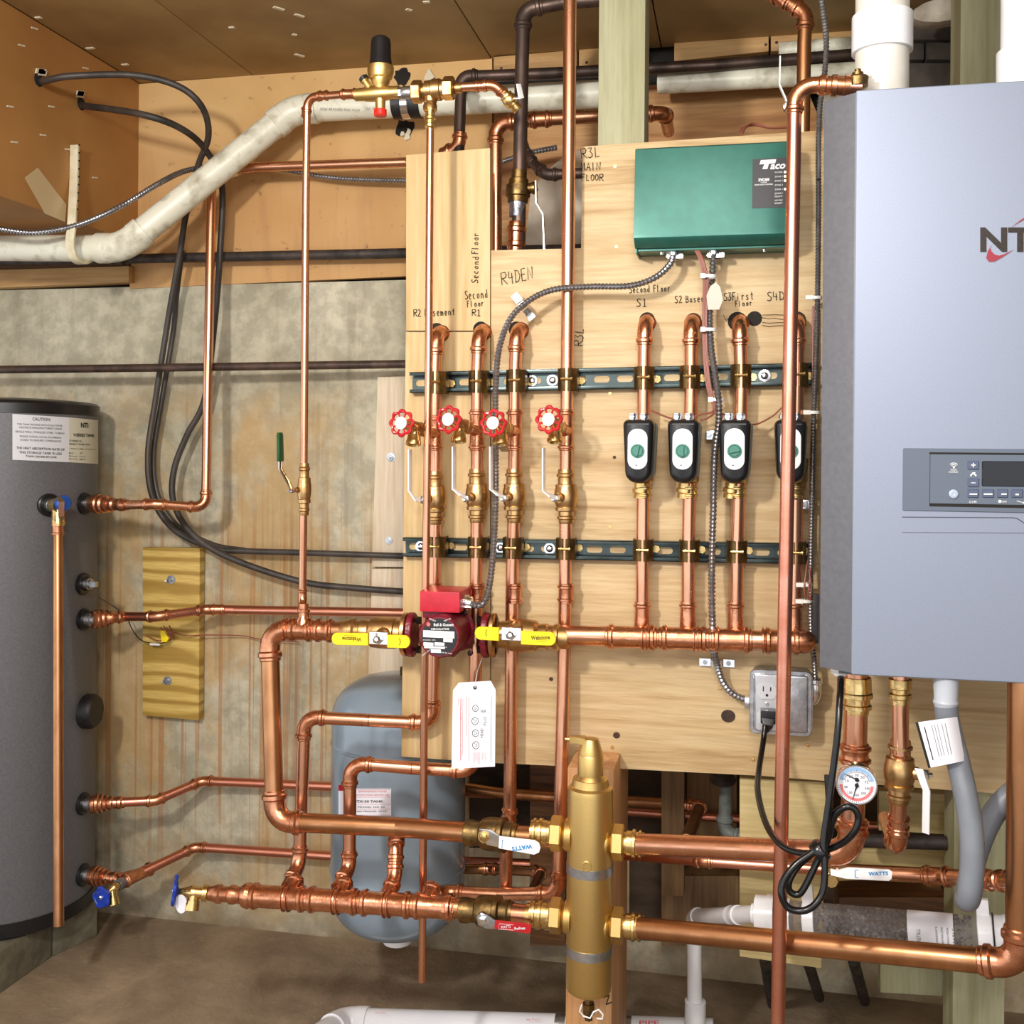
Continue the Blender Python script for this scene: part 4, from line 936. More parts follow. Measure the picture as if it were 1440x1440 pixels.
# ---- return zone risers (left four) ----
def ball_valve_parts(root, c, ax, r, Lh, mat=BRA, n=22):
    """ball valve body centred at c along axis ax; half length Lh"""
    pr = [(-1, 1.12), (-.93, 1.2), (-.86, 1.2), (-.82, 1.42), (-.74, 1.42), (-.7, 1.2), (-.56, 1.2), (-.52, 1.62), (-.40, 1.66), (-.38, 1.5), (-.24, 1.72), (0, 1.82), (.24, 1.72), (.3, 1.62), (.44, 1.6), (.46, 1.25), (.56, 1.2), (.7, 1.2), (.74, 1.42), (.82, 1.42), (.86, 1.2), (.93, 1.2), (1, 1.12)]
    return obj('body', MB().turn(c, ax, [(t*Lh, q*r) for t, q in pr], n), mat, root, 25)
def lever_valve(label, c, ax, r, Lh, stem, lev, levmat, mat=BRA, group=None, lw=.012, wd=V(0, 1, 0), name='ball_valve', grip=None, th=.0022, cat='valve', stemlen=.026, nut=None):
    root = thing(name, label, cat, c-ax*Lh if ax.z > 0 else c, group)
    ball_valve_parts(root, c, ax, r, Lh, mat)
    stem = stem.normalized()
    obj('stem', MB().turn(c+stem*r*1.3, stem, [(0, r*.75), (stemlen*.45, r*.75), (stemlen*.45, r*.5), (stemlen, r*.5)], 14), mat, root, 30)
    obj('nut', MB().turn(c+stem*(r*1.3+stemlen*.7), stem, [(0, r*.62), (stemlen*.35, r*.62), (stemlen*.4, r*.3), (stemlen*.6, r*.3)], 6), nut or CHR, root, 30, label='chrome lever nut')
    P = [toV(p) for p in lev]; s0 = c+stem*(r*1.3+stemlen*.8)
    obj('lever', MB().rect_sweep([s0]+P, wd, lw, th), levmat, root, 30, bevel=.0004)
    if grip:
        a, b, gm = grip; a, b = toV(a), toV(b); d = (b-a)
        obj('grip', MB().rect_sweep([a-d*.0, a+d*.05, a+d*.9, b], wd, [lw*1.2, lw*1.45, lw*1.35, lw*.9], .006), gm, root, 40, bevel=.0015)
    return root
def handwheel(root, c, ax, R, mat=RED, hub=WHT, lobes=8):
    ax = ax.normalized(); a = ax.cross(V(0, 0, 1)).normalized(); b = a.cross(ax)
    n = 64; P = []; RR = []
    for i in range(n):
        t = 2*pi*i/n; rr = R*(.86+.05*cos(lobes*t)); P.append(c+a*(rr*cos(t))+b*(rr*sin(t))); RR.append(R*(.125+.03*cos(lobes*t)))
    m = MB().sweep(P, RR, 8, closed=True)
    for k in range(lobes):
        t = 2*pi*(k+.5)/lobes; d = a*cos(t)+b*sin(t); m.sweep([c+d*R*.3-ax*.001, c+d*R*.82], R*.075, 6)
    m.turn(c-ax*.006, ax, [(0, R*.3), (.004, R*.42), (.008, R*.42)], 20)
    w_ = obj('handwheel', m, mat, root, 40)
    if hub: obj('hub_disc', MB().turn(c+ax*.001, ax, [(0, R*.46), (.003, R*.46), (.0036, R*.4), (.0042, R*.16), (.0055, R*.12)], 24), hub, w_, 30, label='white aluminium hub disc')
    else: obj('hub_screw', MB().turn(c+ax*.001, ax, [(0, R*.2), (.004, R*.2), (.005, R*.1)], 12), CHR, w_, 30)
names = ['leftmost', 'second from the left', 'third from the left', 'rightmost']
ris = [  # px at: top, upper strut, wheel, valve, lower strut, pump level ; wheel centre ; lever px
 dict(x=[(614, 466), (612, 520), (612, 700), (611, 800), (607, 1015)], tee=612, wheel=(565, 595), vy=700, lev=[(583.5, 702), (576.5, 690), (576.5, 632)], nut=(586, 704)),
 dict(x=[(674, 464), (671.5, 520), (671, 700), (670, 800), (667, 1085)], tee=671, wheel=(631, 590), vy=697, lev=[(646, 694), (638, 688), (638, 628)], nut=(649, 703)),
 dict(x=[(727, 462), (724.5, 520), (723.5, 700), (720.5, 800), (717.5, 1140)], tee=724, wheel=(694, 595), vy=697, lev=[(698, 694), (690.5, 688), (690.5, 628)], nut=(702, 702)),
 dict(x=[(802, -30), (798.5, 420), (796, 700), (794, 900), (785, 1258)], tee=796.5, wheel=(772, 590), vy=698, lev=[(771, 696), (764.5, 690), (764.5, 630)], nut=(774, 702)),
]
rl = ['copper riser with elbow into the hole under R2, hidden behind the thin front pipe', 'copper riser with elbow into the hole under R1', 'copper riser with elbow into the hole below R4DEN', 'tall copper riser running from the ceiling past MAIN FLOOR down to the low bend']
for k, d in enumerate(ris):
    X = d['x']
    if k < 3:
        top = U(*X[0], YP); pts = [V(top.x, 1.935, top.z), top]+[U(x, y, YP) for x, y in X[1:]]
        if k == 0: pts = pts[:-1]+[U(608, 1017, YP), U(520, 1013, 1.848), U(428, 1008, 1.842), U(424, 1130, 1.838), U(421, 1216, 1.83), U(404, 1247, 1.785)]
        if k == 1: pts = pts[:-1]+[U(667, 1085, YP), U(580, 1080, 1.848), U(492, 1073, 1.842), U(492, 1140, 1.838), U(491, 1221, 1.83), U(474, 1249, 1.785)]
        if k == 2: pts = pts[:-1]+[U(717, 1140, YP), U(712, 1185, 1.87), U(711, 1256, 1.87)]
    else:
        pts = [U(802, -30, YP), U(798.5, 420, YP), U(796, 700, YP), U(794, 900, YP), U(785, 1256, 1.84), U(700, 1258, 1.85), U(624, 1254, 1.86), U(598, 1264, 1.80)]
    root = run('zone_return_pipe', rl[k], pts, r34, group='zone return pipes')
    # tee with drain cock
    tx = d['tee']; a, b = U(tx, 576+(8 if k == 0 else 0), YP), U(tx-.5, 634, YP); wc = U(*d['wheel'], 1.765)
    bp = (a+b)/2+V(0, 0, -.002); dv = (wc-bp); L = dv.length
    tee(root, a, b, r34, bp, bp+dv*.36, .0088)
    sleeve(root, U(tx-.5, 790+30, YP), U(tx-1, 790+58 if k else 840, YP), r34)
    if k == 2: sleeve(root, U(718, 1136, YP), U(714.5, 1156, YP), r34)
    dc = thing('drain_valve', 'brass drain valve with red handwheel, %s of the four' % names[k], 'valve', bp+dv*.4, 'red wheel drain valves')
    obj('body', MB().turn(bp+dv*.34, dv, [(0, .0095), (.006, .0095), (.006, .0125), (.016, .0125), (.016, .0115), (.030, .0115), (L*.5, .009), (L*.62, .0045), (L*.66, .0045)], 18), BRA, dc, 30)
    out0 = bp+dv*.62; od = V(.0, -.25, -1).normalized()
    obj('hose_outlet', MB().turn(out0, od, [(0, .009), (.014, .009), (.014, .0105), (.017, .0115), (.024, .0125), (.026, .0135), (.032, .0135), (.033, .0105), (.030, .009)], 20), BRS, dc, 30)
    handwheel(dc, wc, V(-.18, -1, .06), 19.5*PX(650, 590, 1.765))
    # ball valve
    vx = d['x'][2][0]; c = U(vx, d['vy'], YP); ax = (U(vx-.3, d['vy']-30, YP)-c).normalized()
    nutp = U(*d['nut'], 1.815); stem = (nutp-c)
    Yl = 1.812
    lever_valve('brass valve with long white lever, %s of four' % names[k], c, ax, r34, .048, stem, [U(x, y, Yl) for x, y in d['lev']], WHT, group='white lever ball valves', lw=.013, wd=V(.15, 1, 0), stemlen=.024)

# ---- supply zones: pipe + zone valve head
zx = [(907, 905.5, 904, 903), (972, 972, 968.5, 967.5), (1040, 1043, 1037, 1034.5), (1121, 1121, 1119, 1117)]
hx = [(875.5, 918.5), (938.5, 982), (1010.5, 1056), (1090, 1134.5)]
zl_ = ['under S1', 'under S2', 'under S3', 'under S4 behind the tall pipe']
for k in range(4):
    t_, a_, b_, c_ = zx[k]; top = U(t_, 451, YP)
    yb_ = 880
    root = run('zone_supply_pipe', 'copper supply pipe rising to the hole '+zl_[k], [V(top.x+.003, 1.935, top.z), top, U(a_, 540, YP), U(b_, 760, YP), U(c_, yb_, YP)], r34, group='zone supply pipes')
    zv = thing('zone_valve', 'black valve head with green knob on the pipe '+zl_[k], 'zone valve', U((hx[k][0]+hx[k][1])/2, 680, 1.80), 'black zone valve heads')
    # valve body behind
    c = U(b_, 640, YP); up_ = (U(a_, 600, YP)-c).normalized()
    obj('body', MB().turn(c-up_*.075, up_, [(0, .0135), (.008, .0135), (.010, .016), (.016, .016), (.018, .0135), (.026, .0135), (.03, .021), (.07, .021), (.074, .0135), (.125, .0135), (.127, .016), (.132, .016)], 20), BRS, zv, 30)
    YV0, YV1 = 1.80, 1.852
    x0, x1 = hx[k]; pl_, pr_ = U(x0, 590, YV0), U(x1, 680, YV0); W, H = pr_.x-pl_.x, pl_.z-pr_.z; cc = (pl_+pr_)/2
    def hout(W, H):
        o = []
        for x, y, r_, a in ((W/2, H/2, .009, 0), (-W/2, H/2, .009, 90), (-W*.43, -H/2, .02, 180), (W*.43, -H/2, .02, 270)):
            sx_, sy_ = (1 if x > 0 else -1), (1 if y > 0 else -1)
            for i in range(6): t = rad(a+90*i/5); o.append((x-sx_*r_+r_*cos(t), y-sy_*r_+r_*sin(t)))
        return o
    o_ = V(cc.x, YV1, cc.z)
    obj('housing', MB().slab(hout(W, H), o_, V(1, 0, 0), V(0, 0, 1), V(0, -1, 0), [(0, .001), (.001, 0), (.04, 0), (.047, .0015), (.0505, .0045), (.052, .009)]), BLK, zv, 50)
    obj('housing_skirt', MB().slab(hout(W*.98, H*.96), o_+V(.004, .004, -.001), V(1, 0, 0), V(0, 0, 1), V(0, -1, 0), [(-.006, .003), (0, 0), (.012, 0)]), M('olive grey plastic', '57574A', rough=.5), zv, 40, label='grey back half of the housing') if k == 0 else obj('housing_skirt', MB().slab(hout(W*.98, H*.96), o_+V(.004, .004, -.001), V(1, 0, 0), V(0, 0, 1), V(0, -1, 0), [(-.006, .003), (0, 0), (.012, 0)]), bpy.data.materials['olive grey plastic'], zv, 40, label='grey back half of the housing')
    pc_ = o_+V(-.0005, -.0515, .004); PW, PH = 27.5*PX(897, 630, YV0), 57*PX(897, 630, YV0)
    obj('face_plate', MB().slab(rrect(PW, PH, PW*.47, 8), pc_, V(1, 0, 0), V(0, 0, 1), V(0, -1, 0), [(0, 0), (.0012, 0), (.0018, .001)]), WHT, zv, 40, label='white oval face plate')
    kc = pc_+V(0, -.002, -.0032)
    kb = MB().turn(kc, V(0, -1, 0), [(0, .0118), (.002, .0118), (.0025, .011), (.0025, .0095), (.0015, .0092)], 28); kb.turn(kc, V(0, -1, 0), [(0, .009), (.003, .009), (.0035, .0082)], 24)
    ang = rad(90 if k != 2 else 12) if k else rad(78); kb.ob(kc+V(0, -.0045, 0), V(cos(ang)*.0085, 0, sin(ang)*.0085), V(0, .003, 0), V(-sin(ang)*.002, 0, cos(ang)*.002))
    obj('knob', kb, GRK, zv, 30, label='green round knob')
    obj('indicator', MB().turn(pc_+V(-.002, -.0018, -.027), V(0, -1, 0), [(0, .0012), (.0005, .0012)], 8), SCR, zv)
    ptext(MB(), ' ', 0, 0, 1, 1, 1) if False else None
    m = MB().slab(rrect(.017, .010, .003), o_+V(0, -.0505, -H/2+.014), V(1, 0, 0), V(0, 0, 1), V(0, -1, -.12).normalized(), [(0, 0), (.001, 0), (.0014, .0005)]); obj('badge', m, M('dark glossy badge', '2C2C34', rough=.2), zv) if k == 0 else obj('badge', m, bpy.data.materials['dark glossy badge'], zv)
    for s_ in (-1, 1):
        q = V(cc.x+s_*.0095-.001, YV0+.02, cc.z+H/2-.001)
        m = MB().turn(q, V(0, 0, 1), [(0, .006), (.003, .006), (.003, .0085), (.009, .0085), (.010, .0075), (.012, .0075)], 6); m.turn(q+V(0, -.004, .006), V(0, -1, 0), [(0, .003), (.006, .003)], 8)
        obj('wire_clamp', m, CHR, zv, 30)
    for q0, q1 in (((b_+.8, 683), (b_+.5, 700)),): sleeve(zv, U(*q0, YP), U(*q1, YP), r34*1.04, 'adapter', BRS)

# ---- supply header, right half
hd = run('supply_header', 'thick horizontal copper header with four tees under the black valve heads', [U(778, 893, YH), U(860, 894, YH)], rH)
obj('tube', MB().turn(U(778, 893, YH), U(1125, 902, YH)-U(778, 893, YH), [(0, rH), ((U(1125, 902, YH)-U(778, 893, YH)).length, rH)], 24), COP, hd)
for (x0, x1, bx_) in ((852, 925, 903), (927, 998, 967.5), (1000, 1058, 1034.5), (1072, 1128, 1117)):
    y = lambda x: 893+(x-778)*.027
    a, b = U(x0, y(x0), YH), U(x1, y(x1), YH); c = U(bx_, y(bx_), YP)
    c2 = U(bx_, 846, YP)
    tee(hd, a, b, rH, c, c2, r34)
    for xx in ((907,) if x0 == 852 else (979,) if x0 == 927 else (1076,) if x0 == 1000 else ()):
        sleeve(hd, U(xx-5, y(xx-5), YH), U(xx+5, y(xx+5), YH), rH*1.03, 'coupling_bead')
obj('end_cap', MB().turn(U(1122, 902, YH), V(1, 0, 0), [(0, rH*1.15), (.012, rH*1.15), (.022, rH*.95), (.027, rH*.5), (.028, .001)], 24), COPF, hd, 50)
# ---- supply header, left half, returning down to the separator
hl_ = run('supply_loop_pipe', 'large brown copper loop from the pump down the left and back to the separator', [U(560, 889, YH), U(470, 887, YH), U(379, 884, 1.832), U(381, 960, 1.82), U(386.5, 1155, 1.79), U(560, 1163, 1.785), U(690, 1173, 1.755), U(800, 1180, YS)], rH, mat=COPB, rb=2.0)
sleeve(hl_, U(396, 885, YH), U(442, 886, YH), rH*1.0, 'tee'); obj('branch', MB().turn(U(427, 884, YH), V(0, 0, 1), [(0, .0175), (.016, .0135), (.022, .010), (.03, .0095), (.031, .0115), (.036, .0115), (.037, .009), (.046, .0085)], 18), COPF, hl_, 30)
sleeve(hl_, U(442, 886, YH), U(470, 887, YH), rH*.99)
for s_ in (0, 1):
    cv = U(546 if s_ == 0 else 730, 890 if s_ == 0 else 893.5, YH); sg = 1 if s_ == 0 else -1
    root = thing('isolation_valve', ['brass isolation valve with yellow handle left of the pump', 'brass isolation valve with yellow handle right of the pump'][s_], 'valve', cv, 'pump isolation valves')
    ax_ = V(sg, 0, 0)
    pr = [(-.088, 1.1), (-.082, 1.2), (-.072, 1.2), (-.07, 1.4), (-.064, 1.4), (-.06, 1.22), (-.052, 1.22), (-.05, 1.35), (-.045, 1.35), (-.035, 1.3), (-.03, 1.62), (-.014, 1.7), (.0, 1.72), (.014, 1.66), (.016, 1.5), (.034, 1.42), (.036, 1.3)]
    obj('body', MB().turn(cv, ax_, [(t, q*rH) for t, q in pr], 28), BRA, root, 28)
    Yv = 1.778
    cn = U(532 if s_ == 0 else 719, 897.5 if s_ == 0 else 891.5, Yv)
    cb = V(cv.x, YH, cn.z)
    cb = V(cn.x, YH, cn.z)
    obj('stem', MB().turn(cb, cn-cb, [(0, .016), (.034, .014), (.038, .010), ((cn-cb).length, .010)], 18), BRA, root, 30)
    m = MB().ob(cn+V(0, .002, 0), V(.0165, 0, 0), V(0, .0025, 0), V(0, 0, .0105)); m.turn(cn, V(0, -1, 0), [(0, .010), (.005, .010), (.006, .006), (.009, .006), (.011, .004)], 6)
    obj('lever_nut', m, CHR, root, 30)
    def hnd(xa, xb, y0, y1, end, yb0=None):
        # tongue of vinyl: rounded at 'end'
        Yh = Yv-.002; a, b = U(xa, (y0+y1)/2, Yh), U(xb, (y0+y1)/2+(1 if s_ == 0 else 2), Yh); c_ = (a+b)/2; L = (b-a).length; h_ = (y1-y0)*PX(xa, y0, Yh)
        ux_ = (b-a).normalized(); uz_ = V(-ux_.z, 0, ux_.x); r_ = h_*.46; o = []
        if end > 0: o = [(-L/2, -h_/2), ]+[(L/2-r_+r_*cos(rad(t)), (h_/2-r_)*(1 if t > 0 else -1)*0+r_*sin(rad(t))*h_/2/r_) for t in range(-90, 91, 18)]+[(-L/2, h_/2)]
        else: o = [(L/2, h_/2)]+[(-L/2+r_+r_*cos(rad(t)), r_*sin(rad(t))*h_/2/r_) for t in range(90, 271, 18)]+[(L/2, -h_/2)]
        obj('handle', MB().slab(o, c_, ux_, uz_, V(0, -1, 0), [(-.004, .0005), (0, 0), (.002, 0), (.003, .001)]), YEL, root, 30, label='yellow vinyl handle')
    if s_ == 0:
        hnd(467, 518, 889.5, 906.5, -1); hnd(545, 577, 892.5, 910.5, 1)
        m = MB(); ptext(m, 'Webstone', 494.5, 898.8, 27, 6, Yv-.0055, rot=rad(182), bold=.02); ptext(m, 'www.webstonevalves', 493, 894.2, 18, 1.6, Yv-.0055, rot=rad(182))
        m.sweep([U(560+3*cos(t), 902.5+5*sin(t), Yv-.0055) for t in (rad(a) for a in range(-70, 71, 20))], .0006, 4)
    else:
        hnd(668, 702, 880.5, 899, -1); hnd(733, 782, 887, 906, 1)
        m = MB(); ptext(m, 'Webstone', 760, 896.5, 27, 6.5, Yv-.0055, rot=rad(-2), bold=.02); ptext(m, 'www.webstonevalves', 762, 901.2, 16, 1.4, Yv-.0055, rot=rad(-3))
        m.sweep([U(686-3*cos(t), 890+5*sin(t), Yv-.0055) for t in (rad(a) for a in range(-70, 71, 20))], .0006, 4)
    obj('lettering', m, INK, root)

# ---- lower return header
YL = 1.765
p0, p1 = U(300, 1256.5, YL), U(660, 1278, YL)
lh = thing('return_header', 'lower horizontal copper header with a row of tees, blue hose valve at its left end', 'pipe', p0)
p0 = U(352, 1259.6, YL)
obj('tube', MB().turn(p0, p1-p0, [(0, rH*1.02), ((p1-p0).length, rH*1.02)], 24), COPB, lh)
def HL(x): return U(x, 1256.5+(x-300)*21.5/360, YL)
r1_, = (rH,)
prof_obj('reducer', HL(290), HL(354), [(0, .011), (.1, .0125), (.2, .0145), (.25, .0165), (.32, .0165), (.36, .0135), (.5, .0135), (.54, .0165), (.62, .0165), (.68, .0145), (.78, .015), (.84, .0205), (.93, .0225), (1, .0195)], COPF, lh)
for x0, x1, bx_ in ((352, 432, 404), (432, 505, 474), (506, 580, 540), (580, 640, 598)):
    a, b = HL(x0), HL(x1); c = HL(bx_)
    bv = V(.004, .035, .022)
    tee(lh, a, b, rH*1.03, c, c+bv, r34)
for x in (404, 474, 545): sleeve(lh, HL(x-6), HL(x+6), rH*1.05, 'coupling_bead')
prof_obj('reducer', HL(624), HL(652), [(0, .0195), (.3, .0225), (.4, .019), (.6, .019), (.62, .016), (1, .016)], COPF, lh, 8)
run('branch_pipe', 'short copper branch from the return header up behind the thick loop pipe', [HL(540)+V(.004, .035, .022), U(555, 1232, 1.81), U(557, 1190, 1.83), U(557.5, 1174, 1.85), U(557.5, 1174, 1.85)+V(0, .06, 0)], r34)
# valves feeding the separator
def sep_valve(label, cx, cy, mat, x0, x1, rr=1.0):
    root = thing('isolation_valve', label, 'valve', U(cx, cy, 1.76), 'separator isolation valves')
    a, b = U(x0, cy+(x0-cx)*.06, 1.755), U(x1, cy+(x1-cx)*.06, 1.745)
    f = lambda x: (x-x0)/(x1-x0)
    obj('body', MB().turn(a, b-a, [(t*(b-a).length, q*rr*rH) for t, q in [(0, 1.1), (.02, 1.3), (.14, 1.3), (.18, 1.2), (.3, 1.2), (.34, 1.5), (.44, 1.62), (.54, 1.65), (.66, 1.6), (.68, 1.72), (.76, 1.72), (.78, 1.3), (.92, 1.3), (.95, 1.15), (1, 1.1)]], 28), mat, root, 28)
    return root
v = sep_valve('dark brass isolation valve with white lettered lever on the upper separator inlet', 690, 1173, BRK, 655, 728)
c0 = U(684, 1175, 1.755); cn = U(681, 1176.5, 1.71)
obj('stem', MB().turn(c0, cn-c0, [(0, .014), (.038, .011)], 14), BRK, v, 30)
obj('lever_nut', MB().turn(cn+V(0, .008, 0), V(-.1, -1, 0), [(0, .010), (.006, .0105), (.007, .006), (.012, .006), (.013, .004)], 6), BRS, v, 30)
def flat(root, name, mat, pts, Y, th=.003, label=None, bev=.0008):
    m = MB(); m.prism([U(x, y, Y) for x, y in pts][::-1], V(0, th, 0)); return obj(name, m, mat, root, recalc=True, bevel=bev, label=label)
flat(v, 'lever', WHT, [(702, 1176), (752, 1182), (758, 1186), (760, 1192), (758, 1199), (751, 1202), (701, 1193)], 1.705, label='white lever')
flat(v, 'lever_arm', CHR, [(674, 1166), (690, 1167), (703, 1176), (702, 1192), (684, 1188)], 1.712)
m = MB(); ptext(m, 'WATTS', 734, 1192, 29, 6.5, 1.7045, rot=rad(172), bold=.04); obj('lettering', m, INKB, v)
m = MB(); m.sweep([U(709, 1181, 1.7045), U(706.5, 1181, 1.7045), U(705.8, 1192, 1.7045), U(708, 1192.5, 1.7045)], .0005, 4); obj('bracket_mark', m, INKB, v)
v = sep_valve('brass isolation valve with red lettered lever on the lower separator inlet', 690, 1282, BRK, 648, 722, .95)
c0 = U(682, 1284, 1.755); cn = U(679, 1294, 1.71)
obj('stem', MB().turn(c0, cn-c0, [(0, .013), (.04, .010)], 14), BRK, v, 30)
obj('lever_nut', MB().turn(cn+V(0, .008, 0), V(-.1, -1, 0), [(0, .011), (.006, .0115), (.007, .007), (.012, .007), (.013, .004)], 6), CHR, v, 30)
flat(v, 'lever_arm', GAL, [(671, 1288), (684, 1286), (698, 1296), (697, 1307), (684, 1306), (672, 1301)], 1.711)
flat(v, 'lever', RED, [(696, 1294.5), (744, 1299), (747, 1302), (746, 1311), (743, 1313), (695, 1306)], 1.705, label='red vinyl lever')
m = MB(); ptext(m, 'ProPress', 731, 1305.5, 15, 4, 1.7045, rot=rad(-4), bold=.02)
m.sweep([U(702, 1299, 1.7045), U(722, 1300.5, 1.7045), U(722, 1308, 1.7045), U(701, 1306.5, 1.7045)], .0004, 4, closed=True); ptext(m, 'WATTS', 711, 1303.5, 14, 4, 1.7045, rot=rad(-4)); obj('lettering', m, PAP, v)
u1 = run('inlet_stub', 'short copper stub between the red lever valve and the separator', [U(722, 1285, 1.745), U(792, 1290, YS)], rH)
prof_obj('adapter', U(742, 1286, 1.742), U(776, 1289, 1.737), [(0, rH*1.1), (.3, rH*1.12), (.35, rH*1.3), (.5, rH*1.3), (.55, rH*1.12), (.7, rH*1.12), (.75, rH*1.3), (1, rH*1.2)], BRS, u1)
# ---- right side mains from the separator to the boiler
m1 = run('supply_main', 'upper thick copper main from the separator, turning up beside the round gauge to the boiler', [U(900, 1187, YS-.012), U(1196, 1200, 1.60), U(1201, 1110, 1.60), U(1203, 1015, 1.60), U(1204, 935, 1.60)], rH, rb=1.9)
sleeve(m1, U(1199, 1175, 1.60), U(1200, 1150, 1.60), rH); sleeve(m1, U(1202, 1075, 1.60), U(1202.5, 1045, 1.60), rH*1.03)
prof_obj('adapter', U(1204, 1003, 1.60), U(1204, 952, 1.60), [(0, .0175), (.12, .0175), (.14, .0215), (.24, .0215), (.27, .019), (.42, .019), (.45, .023), (.56, .023), (.6, .0215), (.95, .021), (1, .0205)], BRS, m1)
run('return_main', 'lower thick copper main from the separator to the vertical pipe at the right edge', [U(900, 1305, YS-.012), U(1433, 1356, 1.52), U(1433, 1260, 1.52), U(1436, 945, 1.52)], rH*1.0, mat=COPB, rb=1.9)
# ---- tall front pipe from the boiler top
fp = run('relief_pipe', 'tall pinkish copper pipe running down in front of everything left of the boiler', [U(1212, 122, 1.60), U(1180, 121, 1.60), U(1118, 118, 1.60), U(1111, 500, 1.60), U(1103, 900, 1.60), U(1098, 1200, 1.60), U(1093, 1490, 1.60)], .0103, mat=COPR, rb=2.6)
prof_obj('adapter', U(1148, 119.5, 1.60), U(1196, 121, 1.60), [(0, .0118), (.12, .0118), (.14, .0150), (.26, .0150), (.3, .0128), (.42, .013), (.45, .0155), (.6, .0155), (.62, .0135), (.8, .0135), (.82, .016), (1, .0155)], COPF, fp)
rv = thing('air_vent_valve', 'small brass automatic vent on top of the boiler corner beside the white flue', 'valve', V(U(1206, 126, 1.60).x, 1.60, bzt))
pz = V(U(1206, 126, 1.60).x, 1.60, U(1206, 126, 1.60).z)
obj('body', MB().turn(pz, V(0, 0, 1), [(0, .009), (.004, .0095), (.004, .0145), (.014, .0148), (.016, .0155), (.018, .0145), (.019, .008), (.024, .008), (.024, .0045), (.029, .0045), (.03, .002)], 18), BRK, rv, 30)
# ---- thin fill pipe and pressure reducing valve
YT_ = 1.805
run('fill_pipe', 'thin straight copper pipe from the backflow valve down past the pump', [U(605, 175, YT_), U(603, 500, YT_), U(598.5, 830, 1.80), U(596.5, 1000, 1.815), U(593.5, 1380, 1.82)], r12)
YF_ = 1.84
ff = run('feed_pipe', 'thin copper pipe with green handled valve dropping to the left end of the header', [U(520, 131, YT_), U(480, 133, YT_), U(432, 137, 1.82), U(430, 300, YF_), U(427.5, 660, YF_), U(425.5, 845, 1.855), U(426, 862, YH)], r12, rb=3)
sleeve(ff, U(448, 135, 1.815), U(462, 134, 1.812), r12*1.05); sleeve(ff, U(480, 133, YT_), U(502, 132, YT_), r12*1.15)
sleeve(ff, U(430.3, 150, YF_-.015), U(430.3, 166, YF_-.01), r12)
c = U(428, 688, YF_); ax = V(0, 0, 1)
lever_valve('small brass ball valve with green grip lever on the thin left pipe', c, ax, r12*1.05, .048, U(410, 690, 1.82)-c, [U(404, 676, 1.81), U(394.5, 659, 1.805), U(394, 610, 1.80)], CHR, lw=.010, wd=V(.2, 1, 0), grip=(U(394.3, 649, 1.803), U(393.5, 608, 1.80), GRH), stemlen=.018)
pv = thing('pressure_reducing_valve', 'brass pressure reducing valve with tall black knob and red cap near the ceiling', 'valve', U(535, 165, YT_))
cx_ = U(535, 130.5, YT_)
m = MB().turn(cx_+V(-.047, 0, -.001), V(1, 0, 0), [(0, .011), (.018, .0115), (.018, .0125), (.03, .0135), (.047, .014), (.062, .0125), (.068, .011), (.082, .0115)], 24)
m.turn(cx_+V(0, 0, -.032), V(0, 0, 1), [(0, .0085), (.032, .0095), (.045, .013), (.05, .016), (.056, .017), (.058, .0205), (.068, .0235), (.078, .0235), (.080, .021)], 28)
m.turn(cx_+V(-.018, -.006, .008), V(-.55, -.1, .8), [(0, .006), (.014, .0055), (.014, .0075), (.022, .0075)], 14)
obj('body', m, BRC, pv, 35)
obj('knob', MB().turn(cx_+V(0, 0, .047), V(0, 0, 1), [(0, .0205), (.014, .019), (.016, .0185), (.040, .0178), (.048, .0165), (.052, .012), (.053, .002)], 32), BLK, pv, 35, label='tall black adjusting knob')
obj('cap', MB().turn(cx_+V(-.0265, -.0075, .0215), V(-.55, -.1, .8), [(0, .0088), (.006, .0088), (.008, .006)], 14), BLK, pv, 30, label='small black side cap')
obj('red_cap', MB().turn(cx_+V(0, 0, -.042), V(0, 0, 1), [(0, .010), (.002, .0115), (.012, .0115), (.013, .009)], 20), REDP, pv, 30, label='bright red round cap')
bf = thing('backflow_preventer', 'brass backflow valve with big hexagonal unions beside the pressure valve', 'valve', U(605, 170, YT_))
def hexseg(name, xa, xb, y, r0, mat=BRA, n=6, rr=None): a, b = U(xa, y, YT_), U(xb, y-.5, YT_); return prof_obj(name, a, b, [(0, r0*.9), (.12, r0), (.88, r0), (1, r0*.9)], mat, bf, n)
hexseg('nipple', 555, 566, 131, .0105, SLD); hexseg('nipple', 566, 583, 130.5, .0115, GAL, 18)
hexseg('union_nut', 580, 594, 129.5, .020, BRA)
m = MB(); a, b = U(592, 128, YT_), U(634, 125, YT_); m.turn(a, b-a, [(0, .012), (.008, .012), (.009, .017), (.02, .0175), (.022, .019), (.036, .019), (.038, .017), ((b-a).length, .016)], 24)
c = U(605, 128, YT_); m.turn(c, V(0, 0, -1), [(0, .012), (.02, .012), (.022, .0105), (.026, .0125), (.033, .0125), (.034, .010)], 20); obj('body', m, BRA, bf, 30)
hexseg('union_nut', 624, 639, 124.5, .0205, BRA)
hexseg('tailpiece', 638, 650, 124, .0095, BRA, 18)
prof_obj('adapter', U(605, 152, YT_), U(604.6, 181, YT_), [(0, .0115), (.15, .0115), (.16, .0085), (.4, .0085), (.45, .0105), (.55, .0105), (.6, .0085), (.75, .0085), (.8, .010), (.92, .010), (1, .008)], BRS, bf, 16)
up1 = run('fill_pipe', 'short copper elbow piece from the backflow valve toward the old dark riser', [U(648, 122.5, YT_), U(695, 119.5, YT_), U(718, 143, 1.82)], .0078, rb=2.2)
sleeve(up1, U(668, 121.5, YT_), U(684, 120.5, YT_), .0078)
